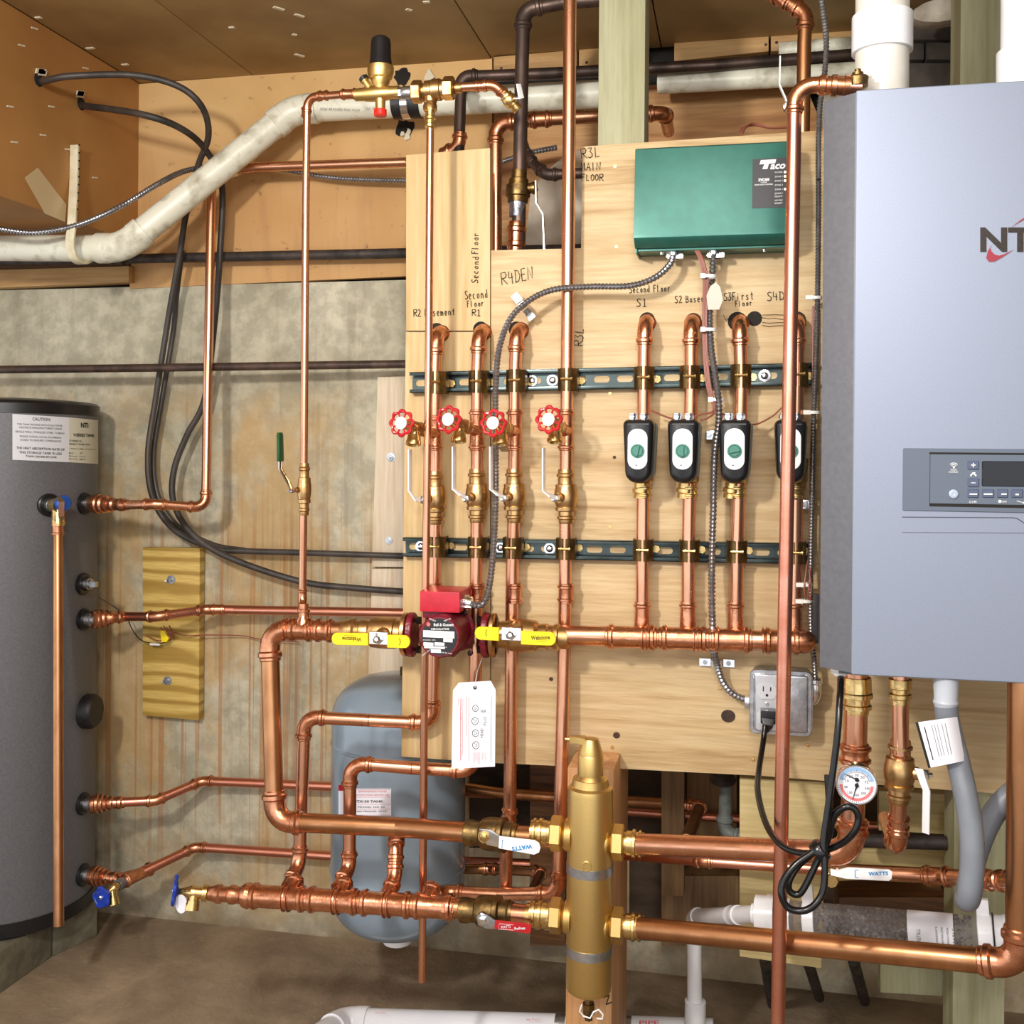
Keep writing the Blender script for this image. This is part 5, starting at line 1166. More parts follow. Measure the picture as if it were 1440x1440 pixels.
lever_valve('small brass valve with white lever against the old dark riser', U(717, 141, 1.82), (U(724, 150, 1.82)-U(700, 122, YT_)).normalized(), .0072, .022, U(732, 138, 1.80)-U(717, 141, 1.82), [U(733, 138, 1.795), U(729, 118, 1.79)], WHT, mat=BRS, lw=.011, wd=V(.5, 1, 0), stemlen=.012)
# ================================================================ TANK CONNECTIONS
def zof(p): return p.z
def port_pipe(label, P, N, x1, y1, rest, mat=COPR):
    """reducing fittings out of a tank port, then a bend back toward the wall"""
    q1 = P+N*.0
    root = thing('tank_pipe', label, 'pipe', P, 'pipes from the grey tank')
    a = P+N*.02; e = U(x1, y1, 0) if False else None
    # end of the fitting stack: on the ray of (x1,y1) at the port height
    end = UZ(x1, y1, P.z) if abs(P.z-CAMZ) > .12 else None
    if end is None:
        d = ray(x1, y1); end = CP+d*((P+N*.16).y/d.y)
    d = end-a; L = d.length
    prof_obj('reducer', a, end, [(0, .0165), (.03, .0205), (.12, .0205), (.15, .0225), (.22, .0225), (.25, .0200), (.30, .0215), (.34, .0215), (.38, .018), (.44, .0185), (.47, .0195), (.5, .014), (.56, .0155), (.62, .0155), (.66, .013), (.76, .013), (.80, .0152), (.88, .0152), (.92, .0128), (1, .0125)], COPF, root, 20)
    return root, end
def at_z(x, y, z, Yd=None):
    return UZ(x, y, z) if abs(z-CAMZ) > .12 else U(x, y, Yd)
# top port -> riser along the wall
rt, e1 = port_pipe('copper pipe from the top tank port turning up behind the black hoses', P1, N1, 180, 710, None)
run(None, None, None, [e1, U(216, 709, 2.20), U(289.5, 713, 2.24), U(291, 600, 2.24), U(296, 262, 2.24), ][:5], .0105, root=rt) if False else run('x', 'x', [e1, V(U(217, 708.5, e1.y+(e1.y-P1.y)*.5).x, e1.y+(e1.y-P1.y)*.5, U(217, 708.5, e1.y).z), U(289.5, 714, 2.26), U(292, 560, 2.28), U(298, 242, 2.31), U(360, 235, 2.31), U(572, 228, 2.32), U(640, 225, 2.30)], .0108, root=rt, mat=COP)
rt, e2 = port_pipe('copper pipe from the middle tank port crossing the yellow plywood patch', P2, N2, 176, 867, None)
run('x', 'x', [e2, U(221, 867, 2.25), U(290, 857, 2.33), U(330, 857.5, 2.34), U(575, 862, 2.36), U(640, 864, 2.36)], .0108, root=rt, mat=COPR)
sleeve(rt, U(297, 857, 2.325), U(316, 857.3, 2.335), .0108)
rt, e3 = port_pipe('copper pipe from the lower tank port running behind the expansion tank', P3, N3, 176, 1128, None)
h3 = P3.z
pb3 = U(285, 1098, 2.36)
run('x', 'x', [e3, UZ(219, 1126, h3), pb3, U(468, 1106, 2.375), U(800, 1121, 2.375)], .0108, root=rt, mat=COPR)
h4 = P4.z
rt, e4 = port_pipe('lowest copper pipe from the tank with a blue hose valve on its tee', P4, N4, 168, 1236, None)
b4 = U(275, 1191, 2.36); j4 = UZ(196, 1229, h4)
run('x', 'x', [j4, b4, U(468, 1204, 2.375), U(770, 1216, 2.375)], .0108, root=rt, mat=COPR)
obj('tube', MB().turn(e4-(e4-P4)*.05, j4-e4, [(0, .0115), ((j4-e4).length, .0115)], 16), COPF, rt)
f4 = UZ(165, 1245, h4); g4 = UZ(213, 1221, h4)
sleeve(rt, UZ(174, 1240, h4), g4, .0125, 'tee')
prof_obj('adapter', f4, UZ(178, 1238, h4), [(0, .013), (.4, .014), (.5, .011), (1, .011)], SLD, rt)
bv = thing('hose_valve', 'hose valve with blue handwheel facing forward at the foot of the tank', 'valve', f4, 'blue wheel hose valves')
w0 = UZ(143, 1262, h4-.012); dv = (w0-f4)
obj('body', MB().turn(f4+dv*.0, dv, [(0, .009), (dv.length*.3, .012), (dv.length*.45, .009), (dv.length*.8, .0045), (dv.length, .004)], 16), BRS, bv, 30)
obj('hose_outlet', MB().turn(f4+dv*.35, V(.35, -.25, -1), [(0, .010), (.018, .010), (.018, .0125), (.034, .0125), (.034, .009)], 16), BRS, bv, 30)
handwheel(bv, w0, V(-.15, -1, .1), .0235, BLU, None, 5)
obj('wheel_web', MB().turn(w0+V(.0005, .002, 0), V(-.15, -1, .1), [(0, .017), (.003, .019)], 20), BLU, bv, 30)
# second hose valve on the left end of the return header
bv = thing('hose_valve', 'hose valve with blue handwheel seen edge-on at the left end of the return header', 'valve', HL(290), 'blue wheel hose valves')
a = HL(292); w1 = U(246, 1253, 1.75); dv = w1-a
obj('body', MB().turn(a, dv, [(0, .0145), (.008, .0145), (.009, .010), (.02, .0105), (.028, .012), (.036, .009), (.046, .006), (dv.length, .004)], 18), BRS, bv, 30)
obj('hose_outlet', MB().turn(a+dv*.42, V(.05, -.35, -1), [(0, .010), (.014, .010), (.014, .0125), (.030, .0125), (.030, .009)], 18), BRS, bv, 30)
handwheel(bv, w1, V(-1, -.45, .12), .0265, BLU, None, 5); obj('wheel_web', MB().turn(w1, V(-1, -.45, .12), [(0, .019), (.003, .021)], 20), BLU, bv, 30)
m = MB().slab(circ(.014, 18, .8, 1.2), U(255, 1271, 1.745), V(1, 0, 0), V(0, 0, 1), V(0, -1, 0), [(0, 0), (.001, 0)]); obj('paper_disc', m, PAP, bv, label='small white paper disc')
# relief valve on the tank
tp = thing('relief_valve', 'tank relief valve with blue cap and steel test lever above the long discharge pipe', 'valve', p_tp+n_tp*.05)
c = U(82, 711, (p_tp+n_tp*.06).y); ax = (c-p_tp).normalized()
obj('body', MB().turn(p_tp+ax*.015, ax, [(0, .013), (.012, .013), (.014, .016), (.03, .0165), (.05, .016)], 18), BRS, tp, 30)
obj('outlet', MB().turn(c, V(0, 0, -1), [(0, .014), (.03, .0135), (.032, .0145), (.044, .0145), (.045, .012)], 18), BRS, tp, 30)
obj('blue_cap', MB().turn(c+V(.012, -.008, .006), V(1, -.35, .05), [(0, .0165), (.004, .0175), (.014, .017), (.018, .012)], 20), M('metallic blue cap', '2C5FC0', rough=.2, metal=.4), tp, 30, label='shiny blue cap')
obj('test_lever', MB().rect_sweep([c+V(.018, -.026, .020), c+V(.026, -.026, .010), c+V(.025, -.026, -.022), c+V(.029, -.026, -.028)], V(.7, 1, 0), .012, .002), CHR, tp, 30)
Ytp = c.y
dp = run('discharge_pipe', 'copper discharge pipe hanging in front of the grey tank down to the blocks', [U(81.5, 742, Ytp), U(82.5, 1302, Ytp-.12)], .0108, mat=COPB, fitted=True)
sleeve(dp, U(81.5, 733, Ytp), U(81.5, 754, Ytp), .0112)

# ================================================================ WALL PIPES, HOSES AND CONDUITS
def tube_thing(name, label, pts, r, mat, cat, group=None, n=12, seg=10, straight=False):
    P = [toV(p) for p in pts] if straight else crv(pts, seg)
    return obj(name, MB().sweep(P, r, n), mat, None, 40, label=label, cat=cat, group=group)
tube_thing('iron_pipe', 'upper black iron pipe crossing the wall just above the concrete edge', [(-120, 369, 2.37), (180, 364, 2.37), (572, 356, 2.37), (830, 350, 2.37)], .0118, IRN, 'pipe', 'black iron wall pipes', straight=True)
tube_thing('iron_pipe', 'lower brown iron pipe crossing the bare concrete above the tank', [(-120, 521, 2.30), (200, 517.5, 2.30), (572, 512, 2.33), (700, 510, 2.33)], .0098, M('brown iron', '5A463C', '3C302A', 30, .5, .3, bump=.2), 'pipe', 'black iron wall pipes', straight=True)
tube_thing('iron_pipe', 'thick shadowed pipe in the dark gap beneath the soffit', [(-120, 338, 2.36), (100, 345, 2.36), (175, 366, 2.36)], .014, IRN, 'pipe', 'black iron wall pipes', straight=True)
h0 = UX(54, 114, XS-.03); h1 = UX(114, 148, XS-.03)
hose1 = tube_thing('water_hose', 'outer black hose leaving the upper soffit hole and looping down the wall', [h0, UX(62, 114, XS+.02), (100, 107, 2.02), (190, 106, 2.08), (252, 122, 2.12), (285, 152, 2.16), (293, 192, 2.24), (279, 232, 2.30), (262, 300, 2.31), (252, 362, 2.33), (238, 440, 2.35), (219, 560, 2.36), (208, 640, 2.36), (215, 700, 2.36), (245, 745, 2.36), (300, 771, 2.36), (350, 775, 2.37), (420, 777, 2.37), (600, 783, 2.38)], .0072, HOS, 'hose', 'black hoses')
tube_thing('water_hose', 'inner black hose leaving the lower soffit hole and sweeping under the other', [h1, UX(120, 149, XS+.02), (200, 161, 2.10), (255, 181, 2.16), (290, 212, 2.28), (312, 262, 2.34), (309, 360, 2.34), (302, 450, 2.35), (288, 560, 2.36), (263, 612, 2.36), (245, 660, 2.36), (244, 705, 2.355), (268, 748, 2.34), (320, 783, 2.34), (420, 817, 2.36), (500, 827, 2.37), (600, 834, 2.38)], .0076, HOS, 'hose', 'black hoses')
tube_thing('water_hose', 'added dark strand shaping the shadow of the outer black hose on the wall', [(256, 352, 2.345), (249, 410, 2.37), (243, 470, 2.385), (228, 560, 2.385), (216, 640, 2.385), (223, 700, 2.385), (250, 740, 2.385), (300, 766, 2.385), (345, 774, 2.385)], .0065, HOS, 'hose', 'black hoses')  # not a hose: dark strand modelled as the outer loop's cast shadow
# dirty PVC drain
def prun(name, label, pts, r, mat, rb=1.6, group=None, cat='pipe', hubs=True, thr=5):
    P = [toV(p) for p in pts]; root = thing(name, label, cat, min(P, key=lambda v: v.z), group)
    start = P[0]
    for i in range(1, len(P)):
        d1 = (P[i]-P[i-1]).normalized(); end = P[i]; nxt = P[i]
        if i < len(P)-1:
            d2 = (P[i+1]-P[i]).normalized()
            if d1.angle(d2) > rad(thr):
                a, b, A = arc(P[i], d1, d2, rb*r*(1 if d1.angle(d2) > 1 else 2), 8); end, nxt = a, b; L = r*.9
                obj('elbow', MB().sweep([a-d1*L, a-d1*L*.98]+[a-d1*.001]+A+[b+d2*.001]+[b+d2*L*.98, b+d2*L], [r*1.05]+[r*1.14]*2+[r*1.1]*len(A)+[r*1.14]*2+[r*1.05], 28), mat, root, 35)
        obj('tube', MB().turn(start, end-start, [(0, r), ((end-start).length, r)], 28), mat, root, 30); start = nxt
    return root
pd = prun('drain_pipe', 'dirty white drain pipe sloping down along the soffit and running across the wall', [(-140, 349, 2.21), (172, 349, 2.17), (413, 154, 2.30), (845, 132, 2.33)], .0300, PVCO, rb=1.3)
m = MB(); ptext(m, 'SCH 40 DWV PVC 0310', 478, 154, 56, 3.4, 2.27, rot=rad(2)); ptext(m, '2x5  78', 521, 152.5, 12, 3.2, 2.27)
o = obj('lettering', m, INKG, pd)
dmid = lambda t: U(413+(845-413)*t, 154+(132-154)*t, 2.30+.03*t)
prof_obj('rubber_coupling', dmid(.325), dmid(.415), [(0, .0315), (.02, .0335), (.32, .0335), (.34, .0325), (.66, .0325), (.68, .0335), (.98, .0335), (1, .0315)], RUB, pd, 30)
prof_obj('band_clamp', dmid(.355), dmid(.38), [(0, .0328), (.05, .034), (.95, .034), (1, .0328)], CHR, pd, 30)
m = MB(); tw = []
for k, (x, y, w_, h_) in enumerate(((566, 108, 26, 26), (569, 180, 32, 24))):
    o_ = []
    for i in range(18): t = 2*pi*i/18; q = random.uniform(.75, 1.1); o_.append((w_*.5*q*cos(t)*PX(x, y, YW), h_*.5*q*sin(t)*PX(x, y, YW)))
    m.slab(o_, U(x, y, YW-.0045), V(1, 0, 0), V(0, 0, 1), V(0, -1, 0), [(0, 0), (.0006, 0)])
obj('hole', m, DRK, up, label='ragged dark hole in the wall panel')
m = MB()
for x, y, r_ in ((572, 192, 5), (575, 185, 4), (566, 188, 3.5)): m.slab([(r_*.0017*cos(t)*random.uniform(.6, 1.2), r_*.0022*sin(t)*random.uniform(.6, 1.2)) for t in (2*pi*i/9 for i in range(9))], U(x, y, YW-.006), V(1, 0, 0), V(0, 0, 1), V(0, -1, 0), [(0, 0), (.003, .001)])
obj('torn_flap', m, FLK, up, kind='stuff'); m = MB(); m.prism([U(x, y, YW-.012) for x, y in [(596, 110), (603, 96), (611, 108), (600, 118)]][::-1], V(0, .002, 0)); obj('torn_flap', m, FLK, up, recalc=True)
m = MB(); m.ob(U(601, 108, YW-.014), V(.008, 0, .012), V(0, .002, 0), V(.004, 0, -.003)); 
prun('drain_pipe', 'white pipe section on the wall behind the green post and right riser', [(925, 118, 2.33), (1075, 110, 2.33), (1230, 100, 2.33)], .0215, PVCO)
prun('drain_pipe', 'thin white pipe high on the wall behind the flue', [(1095, 72, 2.36), (1170, 66, 2.36), (1262, 60, 2.36)], .018, PVCO)
# hanger strap round the drain pipe
hg = thing('pipe_hanger', 'cream plastic strap hanging from the soffit around the drain pipe', 'hanger', U(110, 372, 2.14))
hp = [UX(105, 204, XS+.012), UX(104, 260, XS+.012), U(101, 318, 2.10), U(99, 335, 2.10), U(100, 352, 2.105), U(105, 364, 2.115), U(114, 370, 2.14), U(124, 367, 2.18), U(127, 360, 2.2)]
CRM = M('cream plastic', 'E6DEC4', 'CFC6A6', 30, .5)
obj('strap', MB().rect_sweep(crv(hp, 6), V(1, 0, 0), .020, .006), CRM, hg, 30, bevel=.001)
hm = MB()
for i in range(9): p = crv(hp[:3], 5)[i]; hm.turn(p+V(.012, 0, 0), V(1, -1, 0), [(-.006, .002), (.0004, .002)], 6)
obj('strap_holes', hm, DRK, hg, kind='stuff')
# armoured cables
def cable(label, pts, r=.0062, grp='armoured electric cables'):
    o = obj('armoured_cable', armor(MB(), pts, r), ARM, None, 35, label=label, cat='cable', group=grp); return o
cable('armoured cable sagging across the left in front of the drain pipe', [(-40, 316, 2.06), (0, 322, 2.07), (50, 327, 2.08), (110, 316, 2.10), (170, 290, 2.11), (225, 257, 2.19), (262, 240, 2.29), (310, 232, 2.37), (345, 231, 2.37), (400, 239, 2.37), (460, 249, 2.37), (520, 253, 2.37), (600, 253, 2.37), (660, 244, 2.37), (705, 228, 2.34), (745, 215, 2.33), (785, 207, 2.33)], .0068)
c1 = cable('armoured cable curving from the green box over the plywood down to the red pump', [(947, 357, 1.86), (942, 372, 1.85), (920, 391, 1.84), (885, 402, 1.84), (830, 403, 1.845), (780, 407, 1.845), (745, 422, 1.84), (718, 448, 1.835), (702, 490, 1.83), (697, 545, 1.83), (697, 620, 1.83), (697, 700, 1.83), (694, 770, 1.82), (688, 825, 1.81), (678, 850, 1.80), (660, 850, 1.80)], .0062)
c2 = cable('armoured cable running straight down between the black valve heads to the outlet', [(1003.5, 357, 1.86), (1001, 400, 1.865), (998, 440, 1.86), (1000, 490, 1.85), (1009, 550, 1.84), (1011, 590, 1.84), (1005, 640, 1.845), (1003, 720, 1.845), (1001, 800, 1.845), (1002, 880, 1.83), (1004, 915, 1.85), (1009, 938, 1.87), (1018, 962, 1.875), (1034, 978, 1.875), (1057, 986, 1.875)], .0066)
c3 = cable('armoured cable running down the boiler side from the ceiling to the outlet box', [(1150, -40, 1.84), (1158, 20, 1.84), (1162, 60, 1.84), (1159, 110, 1.85), (1153, 150, 1.86), (1151, 210, 1.865), (1151, 300, 1.865), (1149, 450, 1.865), (1144, 600, 1.865), (1142, 700, 1.865), (1140, 800, 1.865), (1140, 880, 1.865), (1145, 930, 1.865), (1147, 962, 1.865)], .0052)
for (lab, x0, y0, x1, y1) in (('upper black wiring duct between the plywood and the boiler', 1149.5, 184, 1154.5, 251), ('lower black wiring duct between the plywood and the boiler', 1144, 836, 1152, 905)):
    a, b = U(x0, y1, 1.835), U(x1, y0, 1.835); obj('wiring_duct', MB().bx(a.x, b.x, 1.835, 1.85, a.z, b.z), M('slate black duct', '2A2A30', rough=.4), None, bevel=.001, label=lab, cat='duct', group='black wiring ducts')
def strapclip(label, x, y, ang, Y=YB-.003, w_=.028):
    root = thing('cable_strap', label, 'strap', U(x, y, Y), 'cable straps')
    d = V(cos(ang), 0, sin(ang)); p = U(x, y, Y); m = MB(); n_ = V(0, -1, 0); wd = V(-d.z, 0, d.x)
    P = [p-d*w_, p-d*.011, p-d*.0085+n_*.012, p-d*.004+n_*.018, p+d*.004+n_*.018, p+d*.0085+n_*.012, p+d*.011, p+d*w_]
    m.rect_sweep(P, wd, .013, .0012); obj('band', m, CHR, root, 30)
    for s_ in (-1, 1): obj('screw', MB().turn(p+d*(s_*.020), n_, [(0, .0042), (.0015, .004), (.0016, .0015)], 10), GAL, root)
strapclip('shiny two-hole strap holding the curved cable below R4DEN', 736, 431, rad(-52), YB-.03 if False else 1.872)
strapclip('shiny two-hole strap holding the straight cable below the supply header', 1008, 932, rad(0), 1.893, .030)
for lab, x, y in (('small clamp on the cable by the second and third black valve heads', 1000, 612), ('small clamp on the boiler side cable below the rightmost valve head', 1133, 709), ('small clamp on the curved cable beside the third red wheel', 705, 622)):
    root = thing('cable_clamp', lab, 'clamp', U(x, y, 1.87), 'cable clamps'); p = U(x, y, 1.89)
    obj('body', MB().bx(p.x-.009, p.x+.009, 1.872, 1.899, p.z-.008, p.z+.008), CHR, root, bevel=.002)
    obj('screw', MB().turn(V(p.x-.003, 1.872, p.z), V(0, -1, 0), [(0, .0045), (.004, .004)], 8), GAL, root)
# thermostat wires
def wires(label, strands, r=.0017, name='thermostat_wire', mat=WIR):
    m = MB()
    for s_ in strands: m.sweep(crv(s_, 8), r, 6)
    return obj(name, m, mat, None, 40, label=label, cat='wire', group='brown thermostat wires')
for k, dx in enumerate((0, 3.2, 6.0, -2.2)):
    fan = [[(1003, 577, 1.84), (985, 583, 1.85), (960, 590, 1.85), (942, 588, 1.85), (915, 577, 1.85)], [(1005, 577, 1.84), (995, 588, 1.85), (985, 591, 1.85)], [(1010, 577, 1.84), (1020, 587, 1.84), (1030, 587, 1.84)], [(1012, 578, 1.84), (1035, 590, 1.85), (1060, 597, 1.86), (1085, 586, 1.87), (1105, 570, 1.87), (1118, 582, 1.87)]][k]
    wires(['brown wire from the green box bundled beside the cable, feeding the leftmost valve head', 'brown wire in the bundle feeding the second valve head', 'brown wire in the bundle feeding the third valve head', 'brown wire in the bundle looping across to the rightmost valve head'][k],
          [[(978+dx*.6, 350, 1.85), (986+dx*.6, 368, 1.845), (991+dx*.7, 395, 1.845), (990+dx*.6, 440, 1.85), (991+dx*.6, 500, 1.845), (997+dx*.6, 550, 1.84)]+fan])
wires('thin brown wire bundle running beside the boiler cable', [[(1143+d, 430, 1.88), (1142+d, 600, 1.88), (1138+d, 760, 1.88), (1134+d*3, 800, 1.86), (1131+d*3, 830, 1.85), (1137, 850, 1.86), (1141, 830, 1.85), (1138, 800, 1.85)] for d in (0, 2)], .0014)
wires('brown wires arching above the top of the green box', [[(1040+d, 188, 1.90), (1044+d, 180, 1.92), (1060, 176-d*.5, 1.95), (1085, 180, 1.96), (1120, 178, 1.98)] for d in (0, 2, 4)], .002)
def ties(label, pts, w_=7):
    m = MB()
    for x, y, ww in pts:
        p = U(x, y, 1.845); s_ = PX(x, y, 1.845); m.turn(p-V(ww*s_/2, 0, 0), V(1, 0, 0), [(0, .0075), (.001, .0092), (ww*s_-.001, .0092), (ww*s_, .0075)], 10)
    return m
for lab, x, y in (('topmost white cable tie on the wire bundle under the green box', 997, 389), ('white cable tie level with the pipe holes', 997, 464), ('white cable tie above the third valve head', 1008, 562)):
    m = MB(); p = U(x, y, 1.848); m.rect_sweep([p+V(.012*cos(t), .011*sin(t), 0) for t in (2*pi*i/14 for i in range(15))], V(0, 0, 1), .0055, .0014); m.ob(p+V(-.010, -.009, 0), V(.004, 0, 0), V(0, .003, 0), V(0, 0, .004))
    obj('cable_tie', m, TIE, None, label=lab, cat='cable tie', group='white cable ties')
for lab, x, y in (('white cable tie on the boiler cable right of S4', 1147, 419), ('white cable tie on the boiler cable beside the rightmost valve head top', 1144, 580), ('knotted white tie on the boiler cable at the wire coil', 1134, 822), ('lower white tie on the boiler cable below the wire coil', 1133, 845)):
    m = MB(); p = U(x, y, 1.862); m.rect_sweep([p+V(.010*cos(t), .009*sin(t), 0) for t in (2*pi*i/14 for i in range(15))], V(0, 0, 1), .005, .0014); m.ob(p+V(-.011, -.006, 0), V(.006, 0, 0), V(0, .003, 0), V(0, 0, .0035))
    obj('cable_tie', m, TIE, None, label=lab, cat='cable tie', group='white cable ties')
m = MB().slab([(x*.00125, y*.00125) for x, y in [(-7, -17), (8, -17), (13, -4), (9, 14), (3, 20), (-4, 15), (-9, 2)]], U(1003, 418, 1.842), V(1, 0, 0), V(0, 0, 1), V(0, -1, 0), [(0, 0), (.0015, 0)])
obj('tape_flag', m, M('cloudy tape', 'BDAFA0', rough=.3), None, label='cloudy tape flag stuck on the wire bundle beside S3', cat='tape')
m = MB(); m.sweep(crv([(139, 840, 2.2), (160, 853, 2.3), (178, 868, 2.36), (186, 885, 2.38), (200, 901, 2.375), (225, 905, 2.375), (239, 900, 2.37)], 6), .0012, 6)
obj('sensor_wire', m, CRD, None, label='thin black sensor wire from the tank to the yellow connector', cat='wire')
m = MB(); m.sweep(crv([(205, 893, 2.372), (225, 901, 2.37), (245, 890, 2.37), (262, 894, 2.372), (290, 893, 2.39), (340, 894, 2.40), (367, 899, 2.40), (420, 903, 2.40)], 6), .0016, 6)
for k in range(4): m.sweep(crv([(226+k*4, 882-(k % 2)*2, 2.37), (235+k*3, 892, 2.365), (243, 898-k, 2.37)], 4), .0014, 5)
obj('sensor_wire', m, WIR, None, label='brown twisted sensor wire crossing the yellow plywood patch', cat='wire')
m = MB(); m.prism([U(x, y, 2.36) for x, y in [(225, 887), (230, 887), (237, 898), (234, 903), (227, 903)]][::-1], V(0, .008, 0)); obj('wire_connector', m, YEL, None, bevel=.001, recalc=True, label='tiny yellow wire connector on the plywood patch', cat='connector')
m = MB(); p = U(218, 906, 2.368); m.ob(p, V(.013, 0, 0), V(0, .002, 0), V(0, 0, .0022)); obj('wire_connector', m, WHT, None, label='white crimp sleeve left of the yellow connector', cat='connector')
m = MB(); m.sweep(crv([(-30, 303, 2.2), (20, 306, 2.22), (36, 306, 2.23), (38, 300, 2.23), (36, 297, 2.23)], 6), .0014, 6); obj('loose_wire', m, M('pale pink wire', 'D9A58C', rough=.5), None, label='loose pale pink wire in the dark gap under the soffit', cat='wire')

# ================================================================ OLD PIPES AT THE TOP
o1 = run('old_copper_riser', 'old dark copper riser beside the tall pipe, ending in a shiny press coupling', [U(862, -2, 2.02), U(795, 3, 2.02), U(736, 14, 2.02), U(733.5, 110, 2.02), U(729, 335, 2.02), U(728, 380, 2.02)], .0135, mat=COPD, fit=COPD, rb=1.8)
prof_obj('old_valve_body', U(730, 240, 2.02), U(728, 285, 2.02), [(0, .0155), (.25, .016), (.28, .019), (.45, .0195), (.47, .024), (.62, .0245), (.8, .024), (.83, .021), (1, .020)], BRK, o1, 16)
prof_obj('tinned_end', U(728, 283, 2.02), U(727, 305, 2.02), [(0, .017), (1, .0155)], SLD, o1)
prof_obj('press_coupling', U(726.5, 312, 2.02), U(725, 358, 2.02), [(0, .0155), (.05, .0165), (.15, .0165), (.2, .019), (.3, .019), (.34, .0165), (.6, .0165), (.64, .019), (.74, .019), (.8, .0165), (1, .016)], COPF, o1)
obj('side_stub', MB().turn(U(728, 266, 2.02), V(1, -.1, 0), [(0, .010), (.03, .010), (.03, .012), (.036, .012)], 14), BRK, o1)
m = MB().rect_sweep([U(756, 268, 1.99), U(753.5, 255, 1.985), U(755, 286, 1.985), U(764, 302, 1.985), U(766, 348, 1.985)][0:1]+[U(754, 256, 1.985), U(754.5, 286, 1.985), U(764, 302, 1.985), U(766, 352, 1.985)], V(0, 1, 0), .014, .0025); obj('lever', m, CHR, o1, 30, label='steel lever handle')
run('old_pipe', 'old dark pipe bending off behind the tall copper pipe near MAIN FLOOR', [U(735, 200, 2.15), U(742, 222, 2.12), U(768, 246, 2.10), U(830, 243, 2.10)], .0105, mat=COPD, fit=COPD, rb=1.8)
run('old_pipe', 'old brown pipe running along the wall under the rim boards behind the drain pipe', [U(645, 215, 2.22), U(649, 108, 2.22), U(760, 104, 2.25), U(1000, 92, 2.30), U(1215, 76, 2.34)], .0125, mat=COPD, fit=COPD, rb=1.6)
e_ = run('elbow_pipe', 'copper elbow at the foot of the old brown pipe, above the pine plank', [U(647, 188, 2.22), U(645, 208, 2.22), U(622, 216, 2.24)], .0128, rb=1.5)
run('zone_feed_pipe', 'copper pipe with elbow passing behind the tall riser into the green post gap', [U(697, 420, 2.06), U(697, 174, 2.06), U(760, 168, 2.06), U(935, 159, 2.12), U(940, 185, 2.3)], .0128, rb=1.9)
run('ceiling_pipe', 'copper pipe with press elbow dropping from the ceiling beside the boiler flue', [U(1075, -12, 1.98), U(1100, -2, 1.96), U(1133, 20, 1.95), U(1131, 60, 1.95), U(1127, 300, 1.95)], .0122, rb=1.6, mat=COPB)
m = MB().rect_sweep([U(1108, 150, 1.95), U(1104, 138, 1.95), U(1096, 120, 1.95), U(1097, 80, 1.95)], V(0, 1, 0), .012, .0025)
hv = thing('ceiling_valve', 'pale lever and nut of a valve half hidden behind the tall front pipe', 'valve', U(1107, 155, 1.95)); obj('lever', m, WHT, hv, 30); obj('nut', MB().turn(U(1107, 150, 1.95), V(0, -1, 0), [(-.01, .008), (.006, .008), (.007, .005), (.012, .005)], 6), CHR, hv, 30)
# flues above the boiler
fl = thing('flue_pipe', 'white plastic flue rising from the boiler top left of the green post', 'flue pipe', V(U(1240, 120, 1.66).x, 1.66, bzt), 'white boiler flues')
fx = U(1240, 120, 1.66).x; rF_ = 37*PX(1240, 80, 1.66); zt = ZC-.001
obj('pipe', MB().turn(V(fx, 1.66, bzt-.003), V(0, 0, 1), [(0, rF_*.98), (zt-bzt, rF_*.98)], 48), M('dusty pvc', 'DCD8D0', 'C9C3B8', 10, .4), fl, 30)
zc1, zc0 = U(1240, 22, 1.66).z, U(1240, 75, 1.66).z
obj('coupling', MB().turn(V(fx, 1.66, zc0), V(0, 0, 1), [(0, rF_*1.03), (.001, rF_*1.11), (zc1-zc0-.001, rF_*1.11), (zc1-zc0, rF_*1.05)], 48), PVC, fl, 30)
fl = thing('flue_pipe', 'white plastic flue right of the green post, cut by the right edge', 'flue pipe', V(U(1452, 120, 1.62).x, 1.62, bzt), 'white boiler flues')
fx = U(1449, 100, 1.62).x
obj('pipe', MB().turn(V(fx, 1.62, bzt-.003), V(0, 0, 1), [(0, rF_), (zt-bzt, rF_)], 48), PVC, fl, 30)
obj('coupling', MB().turn(V(fx, 1.62, bzt+.004), V(0, 0, 1), [(0, rF_*1.04), (.004, rF_*1.14), (.075, rF_*1.14), (.077, rF_*1.04)], 48), PVC, fl, 30)
obj('collar', MB().turn(V(fx, 1.62, bzt-.001), V(0, 0, 1), [(0, rF_*1.24), (.006, rF_*1.22), (.012, rF_*1.16)], 48), GRP, fl, 30)

# ================================================================ OUTLET AND CORD
ob_ = thing('outlet_box', 'steel outlet box with duplex receptacle on the plywood under the header', 'outlet', U(1098, 1030, 1.89))
a, b = U(1054, 1031, 1.855), U(1142, 945, 1.855); W, H = b.x-a.x, b.z-a.z; cc = (a+b)/2
obj('box', MB().slab(rrect(W*.97, H*.97, .012), V(cc.x+.003, YB-.0005, cc.z), V(1, 0, 0), V(0, 0, 1), V(0, -1, 0), [(0, 0), (.042, 0)]), GAL, ob_, 30)
Wc = W*.60; ccx = a.x+Wc/2
obj('cover', MB().slab(rrect(W, H, .010), V(cc.x, 1.857, cc.z), V(1, 0, 0), V(0, 0, 1), V(0, -1, 0), [(0, 0), (.002, 0), (.003, .001), (.003, .006), (.0085, .008), (.009, .0095)]), GAL, ob_, 30)
yo = 1.8475
obj('receptacle_plate', MB().slab(rrect(W*.40, H*.84, .004), V(a.x+W*.30, yo+.0005, cc.z), V(1, 0, 0), V(0, 0, 1), V(0, -1, 0), [(0, 0), (.002, 0), (.0025, .0006)]), M('pale zinc plate', 'D5D7DC', rough=.35, metal=.7), ob_, 30)
